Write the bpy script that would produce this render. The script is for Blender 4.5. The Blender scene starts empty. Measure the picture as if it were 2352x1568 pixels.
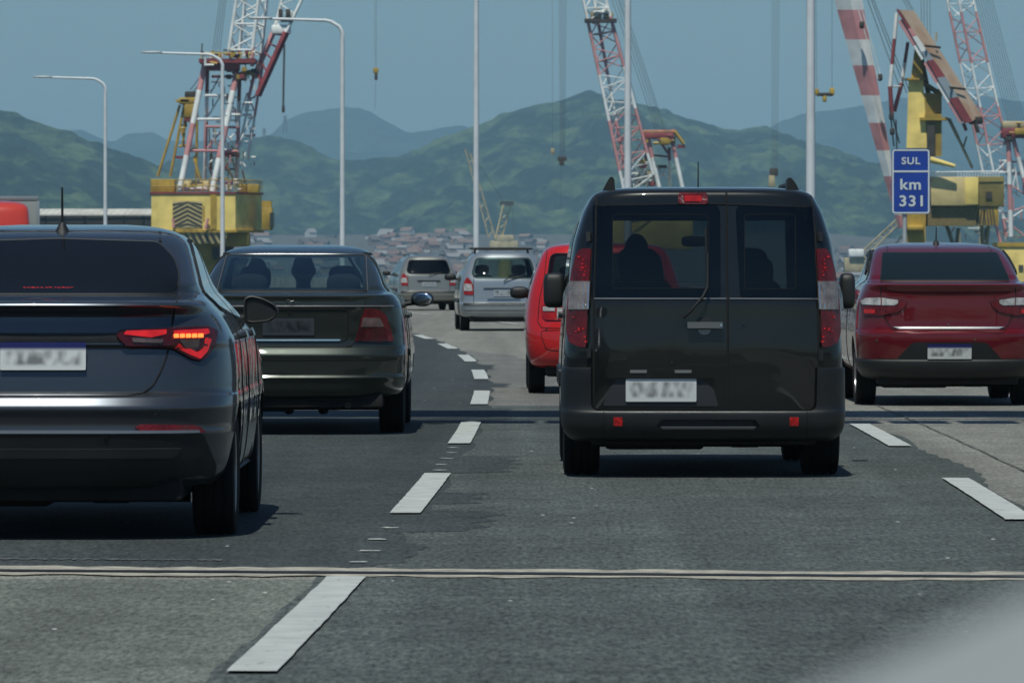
import bpy, bmesh, math, random
import numpy as np
from mathutils import Vector, Matrix
random.seed(7)
# ---------------------------------------------------------------- camera, sky, sun, exposure
F, CX, HY, CAMH = 13067.0, 1176.0, 607.0, 1.33      # focal length and principal column / horizon row (2352 px wide picture), eye height
scene = bpy.context.scene
COL = scene.collection
cam_data = bpy.data.cameras.new('camera')
cam = bpy.data.objects.new('camera', cam_data); COL.objects.link(cam)
cam.location = (0, 0, CAMH); cam.rotation_euler = (math.radians(90), 0, 0)
cam_data.sensor_width = 36; cam_data.lens = 200.0; cam_data.shift_y = -(784 - HY) / 2352
cam_data.clip_start = 0.2; cam_data.clip_end = 60000
cam_data.dof.use_dof = True; cam_data.dof.focus_distance = 36.0; cam_data.dof.aperture_fstop = 16.0
scene.camera = cam
SUN_DIR = Vector((0.10, 0.46, -1.0)).normalized()   # the way the light travels
world = bpy.data.worlds.new('World'); scene.world = world; world.use_nodes = True
wn = world.node_tree; wn.nodes.clear()
sky = wn.nodes.new('ShaderNodeTexSky'); sky.sky_type = 'NISHITA'; sky.sun_disc = False
sky.sun_elevation = math.asin(-SUN_DIR.z); sky.sun_rotation = math.atan2(-SUN_DIR.x, -SUN_DIR.y)
sky.altitude = 0; sky.air_density = 1.0; sky.dust_density = 0.4; sky.ozone_density = 3.0
bgn = wn.nodes.new('ShaderNodeBackground'); bgn.inputs['Strength'].default_value = 0.068
out = wn.nodes.new('ShaderNodeOutputWorld')
tint = wn.nodes.new('ShaderNodeMix'); tint.data_type = 'RGBA'; tint.blend_type = 'MULTIPLY'; tint.inputs[0].default_value = 1.0; tint.inputs[7].default_value = (0.75, 0.955, 1.08, 1)
wn.links.new(sky.outputs[0], tint.inputs[6]); wn.links.new(tint.outputs[2], bgn.inputs['Color']); wn.links.new(bgn.outputs[0], out.inputs['Surface'])
sun_data = bpy.data.lights.new('sun', 'SUN'); sun_data.energy = 4.8; sun_data.angle = math.radians(0.53); sun_data.color = (0.97, 0.985, 0.87)
sun = bpy.data.objects.new('sun', sun_data); COL.objects.link(sun)
sun.rotation_euler = SUN_DIR.to_track_quat('-Z', 'Y').to_euler(); sun.location = (-20, -20, 200)
vs = scene.view_settings
vs.view_transform = 'Standard'; vs.look = 'None'; vs.gamma = 1.0; vs.exposure = -0.33; vs.use_curve_mapping = False
scene.render.engine = 'CYCLES'
scene.cycles.use_denoising = True
scene.cycles.max_bounces = 8; scene.cycles.transparent_max_bounces = 16; scene.cycles.volume_bounces = 1
scene.cycles.caustics_reflective = False; scene.cycles.caustics_refractive = False
scene.cycles.sample_clamp_indirect = 8.0

# ---------------------------------------------------------------- helpers
def at(px, py, d):
    """point of the place at distance d that is seen at column px, row py"""
    return Vector(((px - CX) * d / F, d, CAMH + (HY - py) * d / F))

def new_obj(name, mesh, mats=(), parent=None, label=None, cat=None, group=None, kind=None):
    o = bpy.data.objects.new(name, mesh); COL.objects.link(o)
    if mesh is not None and not isinstance(mats, (list, tuple)): mats = [mats]
    if mesh is not None:
        for m in mats: mesh.materials.append(m)
    if parent is not None: o.parent = parent
    if label: o['label'] = label
    if cat: o['category'] = cat
    if group: o['group'] = group
    if kind: o['kind'] = kind
    return o

def mesh_from(name, V, Fc, smooth=True, angle=38, mi=None):
    me = bpy.data.meshes.new(name); me.from_pydata([tuple(v) for v in V], [], Fc)
    finish(me, smooth, angle, mi); return me

def finish(me, smooth=True, angle=38, mi=None, recalc=True):
    bm = bmesh.new(); bm.from_mesh(me)
    if recalc: bmesh.ops.recalc_face_normals(bm, faces=bm.faces)
    bm.to_mesh(me); bm.free()
    if mi is not None: me.polygons.foreach_set('material_index', mi)
    if smooth:
        me.polygons.foreach_set('use_smooth', [True] * len(me.polygons))
        me.set_sharp_from_angle(angle=math.radians(angle))
    me.update()

def bm_mesh(name, bm, smooth=True, angle=38):
    me = bpy.data.meshes.new(name); bmesh.ops.recalc_face_normals(bm, faces=bm.faces)
    bm.to_mesh(me); bm.free()
    if smooth and len(me.polygons):
        me.polygons.foreach_set('use_smooth', [True] * len(me.polygons)); me.set_sharp_from_angle(angle=math.radians(angle))
    return me

def box_bm(bm, c, s, rotz=0.0, bevel=0.0, mi=0):
    """box of size s centred on c"""
    t = Matrix.Translation(c) @ Matrix.Rotation(rotz, 4, 'Z') @ Matrix.Diagonal((s[0], s[1], s[2], 1))
    r = bmesh.ops.create_cube(bm, size=1.0, matrix=t)
    fs = set(f for v in r['verts'] for f in v.link_faces)
    if bevel > 0:
        es = list(set(e for v in r['verts'] for e in v.link_edges))
        rr = bmesh.ops.bevel(bm, geom=es, offset=bevel, segments=2, affect='EDGES', profile=0.5)
        fs = set(rr['faces']) | set(f for f in fs if f.is_valid)
    for f in fs: f.material_index = mi
    return fs

def box(name, c, s, mat, parent=None, rotz=0.0, bevel=0.0, **k):
    bm = bmesh.new(); box_bm(bm, c, s, rotz, bevel)
    return new_obj(name, bm_mesh(name, bm, bevel > 0), mat, parent, **k)

def frame_of(d):
    d = d.normalized(); a = Vector((0, 0, 1)) if abs(d.z) < 0.9 else Vector((0, 1, 0))
    u = d.cross(a).normalized(); return u, d.cross(u).normalized()

def tube_geo(pts, r, seg=8, closed=False, caps=True):
    pts = [Vector(p) for p in pts]; n = len(pts)
    rr = r if isinstance(r, (list, tuple)) else [r] * n
    V, Fc = [], []
    prev_u = None
    for i, p in enumerate(pts):
        a = pts[(i - 1) % n] if (i > 0 or closed) else p
        b = pts[(i + 1) % n] if (i < n - 1 or closed) else p
        d = (b - a).normalized()
        if prev_u is None: u, v = frame_of(d)
        else:
            u = (prev_u - d * prev_u.dot(d)); u = u.normalized() if u.length > 1e-6 else frame_of(d)[0]
            v = d.cross(u).normalized()
        prev_u = u
        for k in range(seg):
            t = 2 * math.pi * k / seg
            V.append(p + (u * math.cos(t) + v * math.sin(t)) * rr[i])
    m = n if closed else n - 1
    for i in range(m):
        for k in range(seg):
            Fc.append((i * seg + k, i * seg + (k + 1) % seg, ((i + 1) % n) * seg + (k + 1) % seg, ((i + 1) % n) * seg + k))
    if caps and not closed:
        Fc.append(tuple(range(seg))); Fc.append(tuple((n - 1) * seg + k for k in range(seg)))
    return V, Fc

def tube(name, pts, r, mat, parent=None, seg=8, closed=False, **k):
    V, Fc = tube_geo(pts, r, seg, closed)
    return new_obj(name, mesh_from(name, V, Fc, True, 50), mat, parent, **k)

def bar(name, p, q, r, mats, bands=None, parent=None, seg=8, r2=None, **k):
    """straight member; bands = [(t, material index), ...] painted lengths, each band from the previous t to t"""
    p, q = Vector(p), Vector(q)
    bands = bands or [(1.0, 0)]
    ts = [0.0] + [b[0] for b in bands]
    r2 = r if r2 is None else r2
    V, Fc = tube_geo([p.lerp(q, t) for t in ts], [r + (r2 - r) * t for t in ts], seg)
    mi = []
    for b in bands: mi += [b[1]] * seg
    mi += [bands[0][1], bands[-1][1]]
    return new_obj(name, mesh_from(name, V, Fc, True, 50, mi), mats, parent, **k)

def lathe(name, prof, mat, parent=None, seg=40, axis='X', loc=(0, 0, 0), **k):
    """prof = [(radius, along)] closed loop turned about an axis"""
    V, Fc = [], []; n = len(prof)
    for i in range(seg):
        t = 2 * math.pi * i / seg; c, s = math.cos(t), math.sin(t)
        for r, a in prof:
            V.append((a, r * c, r * s) if axis == 'X' else (r * c, r * s, a))
    for i in range(seg):
        for j in range(n):
            Fc.append((i * n + j, i * n + (j + 1) % n, ((i + 1) % seg) * n + (j + 1) % n, ((i + 1) % seg) * n + j))
    o = new_obj(name, mesh_from(name, V, Fc, True, 40), mat, parent, **k); o.location = loc
    return o

def sgnpow(v, e): return math.copysign(abs(v) ** e, v)

def superell_geo(c, s, e1=0.6, e2=0.6, nu=20, nv=12):
    V, Fc = [], []
    for j in range(nv + 1):
        ph = -math.pi / 2 + math.pi * j / nv
        for i in range(nu):
            th = 2 * math.pi * i / nu
            V.append((c[0] + s[0] * sgnpow(math.cos(ph), e1) * sgnpow(math.cos(th), e2),
                      c[1] + s[1] * sgnpow(math.cos(ph), e1) * sgnpow(math.sin(th), e2),
                      c[2] + s[2] * sgnpow(math.sin(ph), e1)))
    for j in range(nv):
        for i in range(nu):
            Fc.append((j * nu + i, j * nu + (i + 1) % nu, (j + 1) * nu + (i + 1) % nu, (j + 1) * nu + i))
    return V, Fc

def superell(name, c, s, mat, parent=None, e1=0.6, e2=0.6, rot=None, **k):
    V, Fc = superell_geo((0, 0, 0), s, e1, e2)
    me = mesh_from(name, V, Fc, True, 60)
    bm = bmesh.new(); bm.from_mesh(me); bmesh.ops.remove_doubles(bm, verts=bm.verts, dist=1e-5); bm.to_mesh(me); bm.free()
    o = new_obj(name, me, mat, parent, **k); o.location = c
    if rot: o.rotation_euler = rot
    return o

def prism(name, poly, y0, y1, mat, parent=None, axis='Y', smooth=False, **k):
    """polygon in (x,z) swept along y (axis Y) or in (y,z) swept along x (axis X)"""
    n = len(poly); V = []
    for t in (y0, y1):
        for a, b in poly: V.append((a, t, b) if axis == 'Y' else (t, a, b))
    Fc = [tuple(range(n)), tuple(range(n, 2 * n))] + [(i, (i + 1) % n, n + (i + 1) % n, n + i) for i in range(n)]
    return new_obj(name, mesh_from(name, V, Fc, smooth, 35), mat, parent, **k)

def roundpoly(pts, r, seg=5):
    res = []; n = len(pts)
    for i in range(n):
        p = Vector(pts[i]); a = Vector(pts[i - 1]) - p; b = Vector(pts[(i + 1) % n]) - p
        rr = r[i] if isinstance(r, (list, tuple)) else r
        rr = min(rr, a.length * 0.48, b.length * 0.48)
        if rr < 1e-5: res.append(tuple(p)); continue
        A = p + a.normalized() * rr; B = p + b.normalized() * rr
        for k in range(seg + 1):
            t = k / seg; res.append(tuple(A * (1 - t) ** 2 + p * 2 * t * (1 - t) + B * t * t))
    return res

def rect(x0, x1, z0, z1, r=0.0): 
    p = [(x0, z0), (x1, z0), (x1, z1), (x0, z1)]
    return roundpoly(p, r) if r else p

def mirror(poly): return [(-a, b) for a, b in poly][::-1]

# ---------------------------------------------------------------- materials
MATS = {}
def mat(name, col, rough=0.5, metal=0.0, coat=0.0, var=0.0, vscale=4.0, bump=0.0, bscale=60.0, emit=0.0, ecol=None, coords='Object', spec=None, rvar=0.0, col2=None, stretch=None, detail=6):
    if name in MATS: return MATS[name]
    m = bpy.data.materials.new(name); m.use_nodes = True; nt = m.node_tree; N = nt.nodes
    b = N['Principled BSDF']
    b.inputs['Base Color'].default_value = (*col, 1); b.inputs['Roughness'].default_value = rough; b.inputs['Metallic'].default_value = metal
    b.inputs['Coat Weight'].default_value = coat; b.inputs['Coat Roughness'].default_value = 0.04
    if spec is not None: b.inputs['Specular IOR Level'].default_value = spec
    tc = N.new('ShaderNodeTexCoord'); src = tc.outputs[coords]
    if stretch:
        mp = N.new('ShaderNodeMapping'); mp.inputs['Scale'].default_value = stretch; nt.links.new(src, mp.inputs[0]); src = mp.outputs[0]
    if var or col2:
        nz = N.new('ShaderNodeTexNoise'); nz.inputs['Scale'].default_value = vscale; nz.inputs['Detail'].default_value = detail
        nt.links.new(src, nz.inputs['Vector'])
        rp = N.new('ShaderNodeValToRGB'); rp.color_ramp.elements[0].position = 0.32; rp.color_ramp.elements[1].position = 0.68
        c2 = col2 or tuple(min(1, c * (1 + var)) for c in col); c1 = col if col2 else tuple(c * (1 - var) for c in col)
        rp.color_ramp.elements[0].color = (*c1, 1); rp.color_ramp.elements[1].color = (*c2, 1)
        nt.links.new(nz.outputs['Fac'], rp.inputs[0]); nt.links.new(rp.outputs[0], b.inputs['Base Color'])
    if rvar:
        nz = N.new('ShaderNodeTexNoise'); nz.inputs['Scale'].default_value = vscale * 2.3; nz.inputs['Detail'].default_value = 6
        nt.links.new(src, nz.inputs['Vector']); mr = N.new('ShaderNodeMapRange')
        mr.inputs[1].default_value = 0.3; mr.inputs[2].default_value = 0.7; mr.inputs[3].default_value = max(0.0, rough - rvar); mr.inputs[4].default_value = rough + rvar
        nt.links.new(nz.outputs['Fac'], mr.inputs[0]); nt.links.new(mr.outputs[0], b.inputs['Roughness'])
    if bump:
        nz = N.new('ShaderNodeTexNoise'); nz.inputs['Scale'].default_value = bscale; nz.inputs['Detail'].default_value = 4
        nt.links.new(src, nz.inputs['Vector']); bp = N.new('ShaderNodeBump'); bp.inputs['Strength'].default_value = bump; bp.inputs['Distance'].default_value = 0.01
        nt.links.new(nz.outputs['Fac'], bp.inputs['Height']); nt.links.new(bp.outputs[0], b.inputs['Normal'])
    if emit:
        b.inputs['Emission Color'].default_value = (*(ecol or col), 1); b.inputs['Emission Strength'].default_value = emit
    MATS[name] = m; return m

def paint(name, col, metal=0.35, rough=0.32, dust=(0.16, 0.14, 0.12), dustiness=0.10):
    """clear-coated car paint with fine flake, orange peel and a thin film of road dust"""
    if name in MATS: return MATS[name]
    m = bpy.data.materials.new(name); m.use_nodes = True; nt = m.node_tree; N = nt.nodes; b = N['Principled BSDF']
    b.inputs['Metallic'].default_value = metal; b.inputs['Specular IOR Level'].default_value = 0.15
    b.inputs['Coat Weight'].default_value = 1.0; b.inputs['Coat Roughness'].default_value = 0.03
    tc = N.new('ShaderNodeTexCoord')
    fl = N.new('ShaderNodeTexNoise'); fl.inputs['Scale'].default_value = 900; nt.links.new(tc.outputs['Object'], fl.inputs['Vector'])
    r1 = N.new('ShaderNodeValToRGB'); r1.color_ramp.elements[0].position = 0.35; r1.color_ramp.elements[1].position = 0.7
    r1.color_ramp.elements[0].color = (*[c * 0.8 for c in col], 1); r1.color_ramp.elements[1].color = (*[min(1, c * 1.3 + 0.004) for c in col], 1)
    nt.links.new(fl.outputs['Fac'], r1.inputs[0])
    dn = N.new('ShaderNodeTexNoise'); dn.inputs['Scale'].default_value = 2.2; dn.inputs['Detail'].default_value = 9; dn.inputs['Roughness'].default_value = 0.65
    nt.links.new(tc.outputs['Object'], dn.inputs['Vector'])
    mr = N.new('ShaderNodeMapRange'); mr.inputs[1].default_value = 0.38; mr.inputs[2].default_value = 0.75; mr.inputs[3].default_value = 0.0; mr.inputs[4].default_value = dustiness
    nt.links.new(dn.outputs['Fac'], mr.inputs[0])
    mx = N.new('ShaderNodeMix'); mx.data_type = 'RGBA'; mx.inputs[7].default_value = (*dust, 1)
    nt.links.new(mr.outputs[0], mx.inputs[0]); nt.links.new(r1.outputs[0], mx.inputs[6]); nt.links.new(mx.outputs[2], b.inputs['Base Color'])
    ro = N.new('ShaderNodeMath'); ro.operation = 'ADD'; ro.inputs[1].default_value = rough; nt.links.new(mr.outputs[0], ro.inputs[0]); nt.links.new(ro.outputs[0], b.inputs['Roughness'])
    cr = N.new('ShaderNodeMath'); cr.operation = 'MULTIPLY_ADD'; cr.inputs[1].default_value = 1.2; cr.inputs[2].default_value = 0.025
    nt.links.new(mr.outputs[0], cr.inputs[0]); nt.links.new(cr.outputs[0], b.inputs['Coat Roughness'])
    wv = N.new('ShaderNodeTexNoise'); wv.inputs['Scale'].default_value = 5.0; wv.inputs['Detail'].default_value = 1; nt.links.new(tc.outputs['Object'], wv.inputs['Vector'])
    bp = N.new('ShaderNodeBump'); bp.inputs['Strength'].default_value = 0.06; bp.inputs['Distance'].default_value = 0.05
    nt.links.new(wv.outputs['Fac'], bp.inputs['Height']); nt.links.new(bp.outputs[0], b.inputs['Coat Normal'])
    MATS[name] = m; return m

def glass(name, tint, refl=1.0, rough=0.015):
    if name in MATS: return MATS[name]
    m = bpy.data.materials.new(name); m.use_nodes = True; nt = m.node_tree; N = nt.nodes; N.clear()
    o = N.new('ShaderNodeOutputMaterial'); tr = N.new('ShaderNodeBsdfTransparent'); gl = N.new('ShaderNodeBsdfGlossy'); mx = N.new('ShaderNodeMixShader')
    fr = N.new('ShaderNodeFresnel'); ge = N.new('ShaderNodeNewGeometry'); mr = N.new('ShaderNodeMapRange'); mr.inputs[3].default_value = 1.45; mr.inputs[4].default_value = 1 / 1.45
    nt.links.new(ge.outputs['Backfacing'], mr.inputs[0]); nt.links.new(mr.outputs[0], fr.inputs['IOR'])      # both faces of the thin pane reflect alike
    tr.inputs['Color'].default_value = (*tint, 1); gl.inputs['Roughness'].default_value = rough; gl.inputs['Color'].default_value = (refl, refl, refl, 1)
    nt.links.new(fr.outputs[0], mx.inputs[0]); nt.links.new(tr.outputs[0], mx.inputs[1]); nt.links.new(gl.outputs[0], mx.inputs[2]); nt.links.new(mx.outputs[0], o.inputs[0])
    MATS[name] = m; return m

def lens(name, col, emit=0.0, scale=90.0, ribs=0.5, rough=0.12, ecol=None):
    """moulded lamp lens: glossy colour over a fine prism relief"""
    if name in MATS: return MATS[name]
    m = mat(name, col, rough, 0.0, 0.25, var=0.35, vscale=14.0, emit=emit, ecol=ecol); nt = m.node_tree; N = nt.nodes; b = N['Principled BSDF']
    tc = N.new('ShaderNodeTexCoord'); vo = N.new('ShaderNodeTexVoronoi'); vo.inputs['Scale'].default_value = scale; vo.distance = 'CHEBYCHEV'; vo.inputs['Randomness'].default_value = 0.1
    nt.links.new(tc.outputs['Object'], vo.inputs['Vector']); bp = N.new('ShaderNodeBump'); bp.inputs['Strength'].default_value = ribs; bp.inputs['Distance'].default_value = 0.01
    nt.links.new(vo.outputs['Distance'], bp.inputs['Height']); nt.links.new(bp.outputs[0], b.inputs['Normal'])
    return m

def plate_mat(name, band, base=(0.62, 0.63, 0.63)):
    """registration plate whose characters are blurred past reading"""
    if name in MATS: return MATS[name]
    m = bpy.data.materials.new(name); m.use_nodes = True; nt = m.node_tree; N = nt.nodes; b = N['Principled BSDF']; b.inputs['Roughness'].default_value = 0.4
    tc = N.new('ShaderNodeTexCoord'); sp = N.new('ShaderNodeSeparateXYZ'); nt.links.new(tc.outputs['Generated'], sp.inputs[0])
    mp = N.new('ShaderNodeMapping'); mp.inputs['Scale'].default_value = (10.5, 1, 2.0); mp.inputs['Location'].default_value = (len(MATS) * 3.7, 0, len(MATS) * 1.3); nt.links.new(tc.outputs['Generated'], mp.inputs[0])
    nz = N.new('ShaderNodeTexNoise'); nz.inputs['Scale'].default_value = 1.0; nz.inputs['Detail'].default_value = 0.5; nt.links.new(mp.outputs[0], nz.inputs['Vector'])
    r = N.new('ShaderNodeValToRGB'); r.color_ramp.elements[0].position = 0.30; r.color_ramp.elements[1].position = 0.66
    r.color_ramp.elements[0].color = (*[c * 0.30 for c in base], 1); r.color_ramp.elements[1].color = (*base, 1); nt.links.new(nz.outputs['Fac'], r.inputs[0])
    def sm(val, a, c):
        k = N.new('ShaderNodeMapRange'); k.interpolation_type = 'SMOOTHSTEP'; k.inputs[1].default_value = a; k.inputs[2].default_value = c; nt.links.new(val, k.inputs[0]); return k.outputs[0]
    def mul(a, c):
        k = N.new('ShaderNodeMath'); k.operation = 'MULTIPLY'; nt.links.new(a, k.inputs[0]); nt.links.new(c, k.inputs[1]); return k.outputs[0]
    top = 0.66 if band else 0.80
    mask = mul(mul(sm(sp.outputs['X'], 0.02, 0.12), sm(sp.outputs['X'], 0.98, 0.88)), mul(sm(sp.outputs['Z'], 0.10, 0.28), sm(sp.outputs['Z'], top + 0.14, top - 0.04)))
    mx = N.new('ShaderNodeMix'); mx.data_type = 'RGBA'; mx.inputs[6].default_value = (*base, 1); nt.links.new(mask, mx.inputs[0]); nt.links.new(r.outputs[0], mx.inputs[7])
    col = mx.outputs[2]
    if band:
        m2 = N.new('ShaderNodeMix'); m2.data_type = 'RGBA'; m2.inputs[7].default_value = (*band, 1); nt.links.new(sm(sp.outputs['Z'], 0.66, 0.84), m2.inputs[0]); nt.links.new(col, m2.inputs[6]); col = m2.outputs[2]
    nt.links.new(col, b.inputs['Base Color']); MATS[name] = m; return m

M_black = mat('black plastic', (0.010, 0.011, 0.012), 0.5, var=0.3, vscale=3, bump=0.25, bscale=260, rvar=0.08)
M_under = mat('sooty underbody', (0.010, 0.009, 0.009), 0.85, var=0.5, vscale=7)
M_int = mat('dark cabin lining', (0.020, 0.021, 0.022), 0.9, var=0.2)
M_seat = mat('dark seat cloth', (0.016, 0.017, 0.019), 0.95, var=0.25, vscale=20)
M_tyre = mat('tyre rubber', (0.009, 0.009, 0.009), 0.8, spec=0.25, var=0.35, vscale=9, bump=0.3, bscale=90)
M_rim = mat('alloy rim', (0.35, 0.35, 0.36), 0.35, 0.8, var=0.2)
M_chrome = mat('bright trim', (0.75, 0.76, 0.77), 0.12, 1.0)
M_gap = mat('panel gap', (0.003, 0.003, 0.003), 0.9)
M_rubber = mat('window rubber', (0.012, 0.012, 0.013), 0.6)
M_mirror = mat('mirror glass', (0.8, 0.82, 0.85), 0.02, 1.0)
M_red = lens('red lamp lens', (0.105, 0.003, 0.005), scale=110)
M_redlit = lens('lit red lamp lens', (0.35, 0.008, 0.006), emit=0.25, scale=110, ecol=(1.0, 0.03, 0.02))
M_clear = lens('clear lamp lens', (0.42, 0.41, 0.41), scale=75, ribs=0.9, rough=0.08)
M_smoke = lens('smoked lamp lens', (0.10, 0.07, 0.07), scale=90)
M_led = mat('lit amber red segment', (0.9, 0.1, 0.03), 0.3, emit=3.2, ecol=(1.0, 0.16, 0.03))
M_dot = mat('lit red diode', (0.9, 0.02, 0.02), 0.3, emit=11.0, ecol=(1.0, 0.03, 0.03))
M_reflex = lens('red reflector', (0.15, 0.004, 0.008), scale=160, ribs=0.8)
# ---------------------------------------------------------------- the bridge road
def lane_x(d):
    """the dashed line left of the middle lane, as it lies on the deck"""
    if d < 18: return -0.8576 - 0.02808 * (18 - d)
    if d < 57: return -0.31 - 0.00036 * (57 - d) ** 2
    return -0.31 - (d - 57) ** 2 / 1660.0
def lane_pt(d, off, z=0.0):
    e = 0.5; t = Vector((lane_x(d + e) - lane_x(d - e), 2 * e, 0)).normalized()
    return Vector((lane_x(d) + off * t.y, d - off * t.x, z))

def road_mat(name, dark, light, fleck, patch=0.35, wet=0.8):
    m = bpy.data.materials.new(name); m.use_nodes = True; nt = m.node_tree; N = nt.nodes; b = N['Principled BSDF']; L = nt.links.new
    tc = N.new('ShaderNodeTexCoord'); src = tc.outputs['Object']
    def noise(s, det, ro=0.6, stretch=None):
        nz = N.new('ShaderNodeTexNoise'); nz.inputs['Scale'].default_value = s; nz.inputs['Detail'].default_value = det; nz.inputs['Roughness'].default_value = ro
        v = src
        if stretch:
            mp = N.new('ShaderNodeMapping'); mp.inputs['Scale'].default_value = stretch; L(src, mp.inputs[0]); v = mp.outputs[0]
        L(v, nz.inputs['Vector']); return nz.outputs['Fac']
    fine = noise(42, 5, 0.75, (1.0, 0.16, 1.0)); mid = noise(5, 8, 0.75, (1.0, 0.5, 1.0)); big = noise(0.55, 6, 0.62); tracks = noise(1.6, 3, 0.5, (1.0, 0.02, 1.0))
    def ramp(f, a, c, ca, cc):
        r = N.new('ShaderNodeValToRGB'); r.color_ramp.elements[0].position = a; r.color_ramp.elements[1].position = c
        r.color_ramp.elements[0].color = (*ca, 1); r.color_ramp.elements[1].color = (*cc, 1); L(f, r.inputs[0]); return r.outputs[0]
    base = ramp(fine, 0.30, 0.70, dark, light)
    def mulc(a, f, lo, hi, p0=0.3, p1=0.7):
        r = ramp(f, p0, p1, (lo,) * 3, (hi,) * 3)
        x = N.new('ShaderNodeMix'); x.data_type = 'RGBA'; x.blend_type = 'MULTIPLY'; x.inputs[0].default_value = 1.0; L(a, x.inputs[6]); L(r, x.inputs[7]); return x.outputs[2]
    c = mulc(base, mid, 0.70, 1.25); c = mulc(c, big, 1 - patch, 1 + patch, 0.25, 0.75); c = mulc(c, tracks, 0.72, 1.18)
    vo = N.new('ShaderNodeTexVoronoi'); vo.inputs['Scale'].default_value = 6.0; vm = N.new('ShaderNodeMapping'); vm.inputs['Scale'].default_value = (1.0, 0.3, 1.0); L(src, vm.inputs[0]); L(vm.outputs[0], vo.inputs['Vector'])
    fl = ramp(vo.outputs['Distance'], 0.045, 0.075, (1, 1, 1), (0, 0, 0))
    vc = N.new('ShaderNodeSeparateColor'); L(vo.outputs['Color'], vc.inputs[0]); keep = ramp(vc.outputs[0], 0.82, 0.84, (0, 0, 0), (1, 1, 1))
    mk = N.new('ShaderNodeMath'); mk.operation = 'MULTIPLY'; L(fl, mk.inputs[0]); L(keep, mk.inputs[1])
    x = N.new('ShaderNodeMix'); x.data_type = 'RGBA'; L(mk.outputs[0], x.inputs[0]); L(c, x.inputs[6]); x.inputs[7].default_value = (*fleck, 1)
    L(x.outputs[2], b.inputs['Base Color']); b.inputs['Roughness'].default_value = wet; b.inputs['Specular IOR Level'].default_value = 0.35
    bp = N.new('ShaderNodeBump'); bp.inputs['Strength'].default_value = 0.55; bp.inputs['Distance'].default_value = 0.006
    L(fine, bp.inputs['Height']); L(bp.outputs[0], b.inputs['Normal'])
    return m
R_conc = road_mat('worn grey concrete', (0.075, 0.075, 0.066), (0.315, 0.305, 0.277), (0.5, 0.5, 0.48), 0.16)
R_asph = road_mat('dark asphalt', (0.012, 0.017, 0.019), (0.070, 0.081, 0.084), (0.5, 0.5, 0.5), 0.18, 0.85)
R_asph2 = road_mat('greyed asphalt', (0.013, 0.018, 0.018), (0.125, 0.140, 0.136), (0.5, 0.5, 0.5), 0.26, 0.85)
def worn_paint():
    m = mat('road marking paint', (0.42, 0.435, 0.425), 0.65, var=0.14, vscale=5, bump=0.4, bscale=50, detail=9); nt = m.node_tree; N = nt.nodes; b = N['Principled BSDF']
    src = b.inputs['Base Color'].links[0].from_socket; tc = N.new('ShaderNodeTexCoord'); mp = N.new('ShaderNodeMapping'); mp.inputs['Scale'].default_value = (1.0, 0.35, 1.0)
    nz = N.new('ShaderNodeTexNoise'); nz.inputs['Scale'].default_value = 16; nz.inputs['Detail'].default_value = 9; nz.inputs['Roughness'].default_value = 0.72
    rp = N.new('ShaderNodeValToRGB'); rp.color_ramp.elements[0].position = 0.60; rp.color_ramp.elements[1].position = 0.70
    mx = N.new('ShaderNodeMix'); mx.data_type = 'RGBA'; mx.inputs[7].default_value = (0.11, 0.115, 0.112, 1)
    nt.links.new(tc.outputs['Object'], mp.inputs[0]); nt.links.new(mp.outputs[0], nz.inputs['Vector']); nt.links.new(nz.outputs['Fac'], rp.inputs[0])
    nt.links.new(rp.outputs[0], mx.inputs[0]); nt.links.new(src, mx.inputs[6]); nt.links.new(mx.outputs[2], b.inputs['Base Color']); return m
R_paint = worn_paint()
R_joint = mat('joint mortar', (0.33, 0.305, 0.26), 0.85, var=0.35, vscale=9, bump=0.5, bscale=40)
R_steel = mat('dark joint seal', (0.012, 0.013, 0.016), 0.6)
M_conc = mat('barrier concrete', (0.34, 0.33, 0.30), 0.9, var=0.25, vscale=1.4, bump=0.3, bscale=20)
M_galv = mat('galvanised grey steel', (0.42, 0.44, 0.46), 0.5, 0.25, var=0.14, vscale=2)
M_white = mat('pale grey mast paint', (0.60, 0.63, 0.66), 0.5, var=0.1, vscale=1.5)

def strip(name, d0, d1, o0, o1, z, m, step=2.0, parent=None, cols=1, edge0=None, edge1=None, **k):
    """sheet between two offsets from the lane line"""
    n = max(1, int(math.ceil((d1 - d0) / step))); V, Fc = [], []
    for i in range(n + 1):
        d = d0 + (d1 - d0) * i / n
        a = edge0(d) if edge0 else o0; b = edge1(d) if edge1 else o1
        for j in range(cols + 1): V.append(lane_pt(d, a + (b - a) * j / cols, z))
    w = cols + 1
    for i in range(n):
        for j in range(cols): Fc.append((i * w + j, i * w + j + 1, (i + 1) * w + j + 1, (i + 1) * w + j))
    return new_obj(name, mesh_from(name, V, Fc, False), m, parent, **k)

road = strip('road', -120, 600, -18.0, 8.6, 0.0, R_conc, 4.0, kind='structure')
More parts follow.
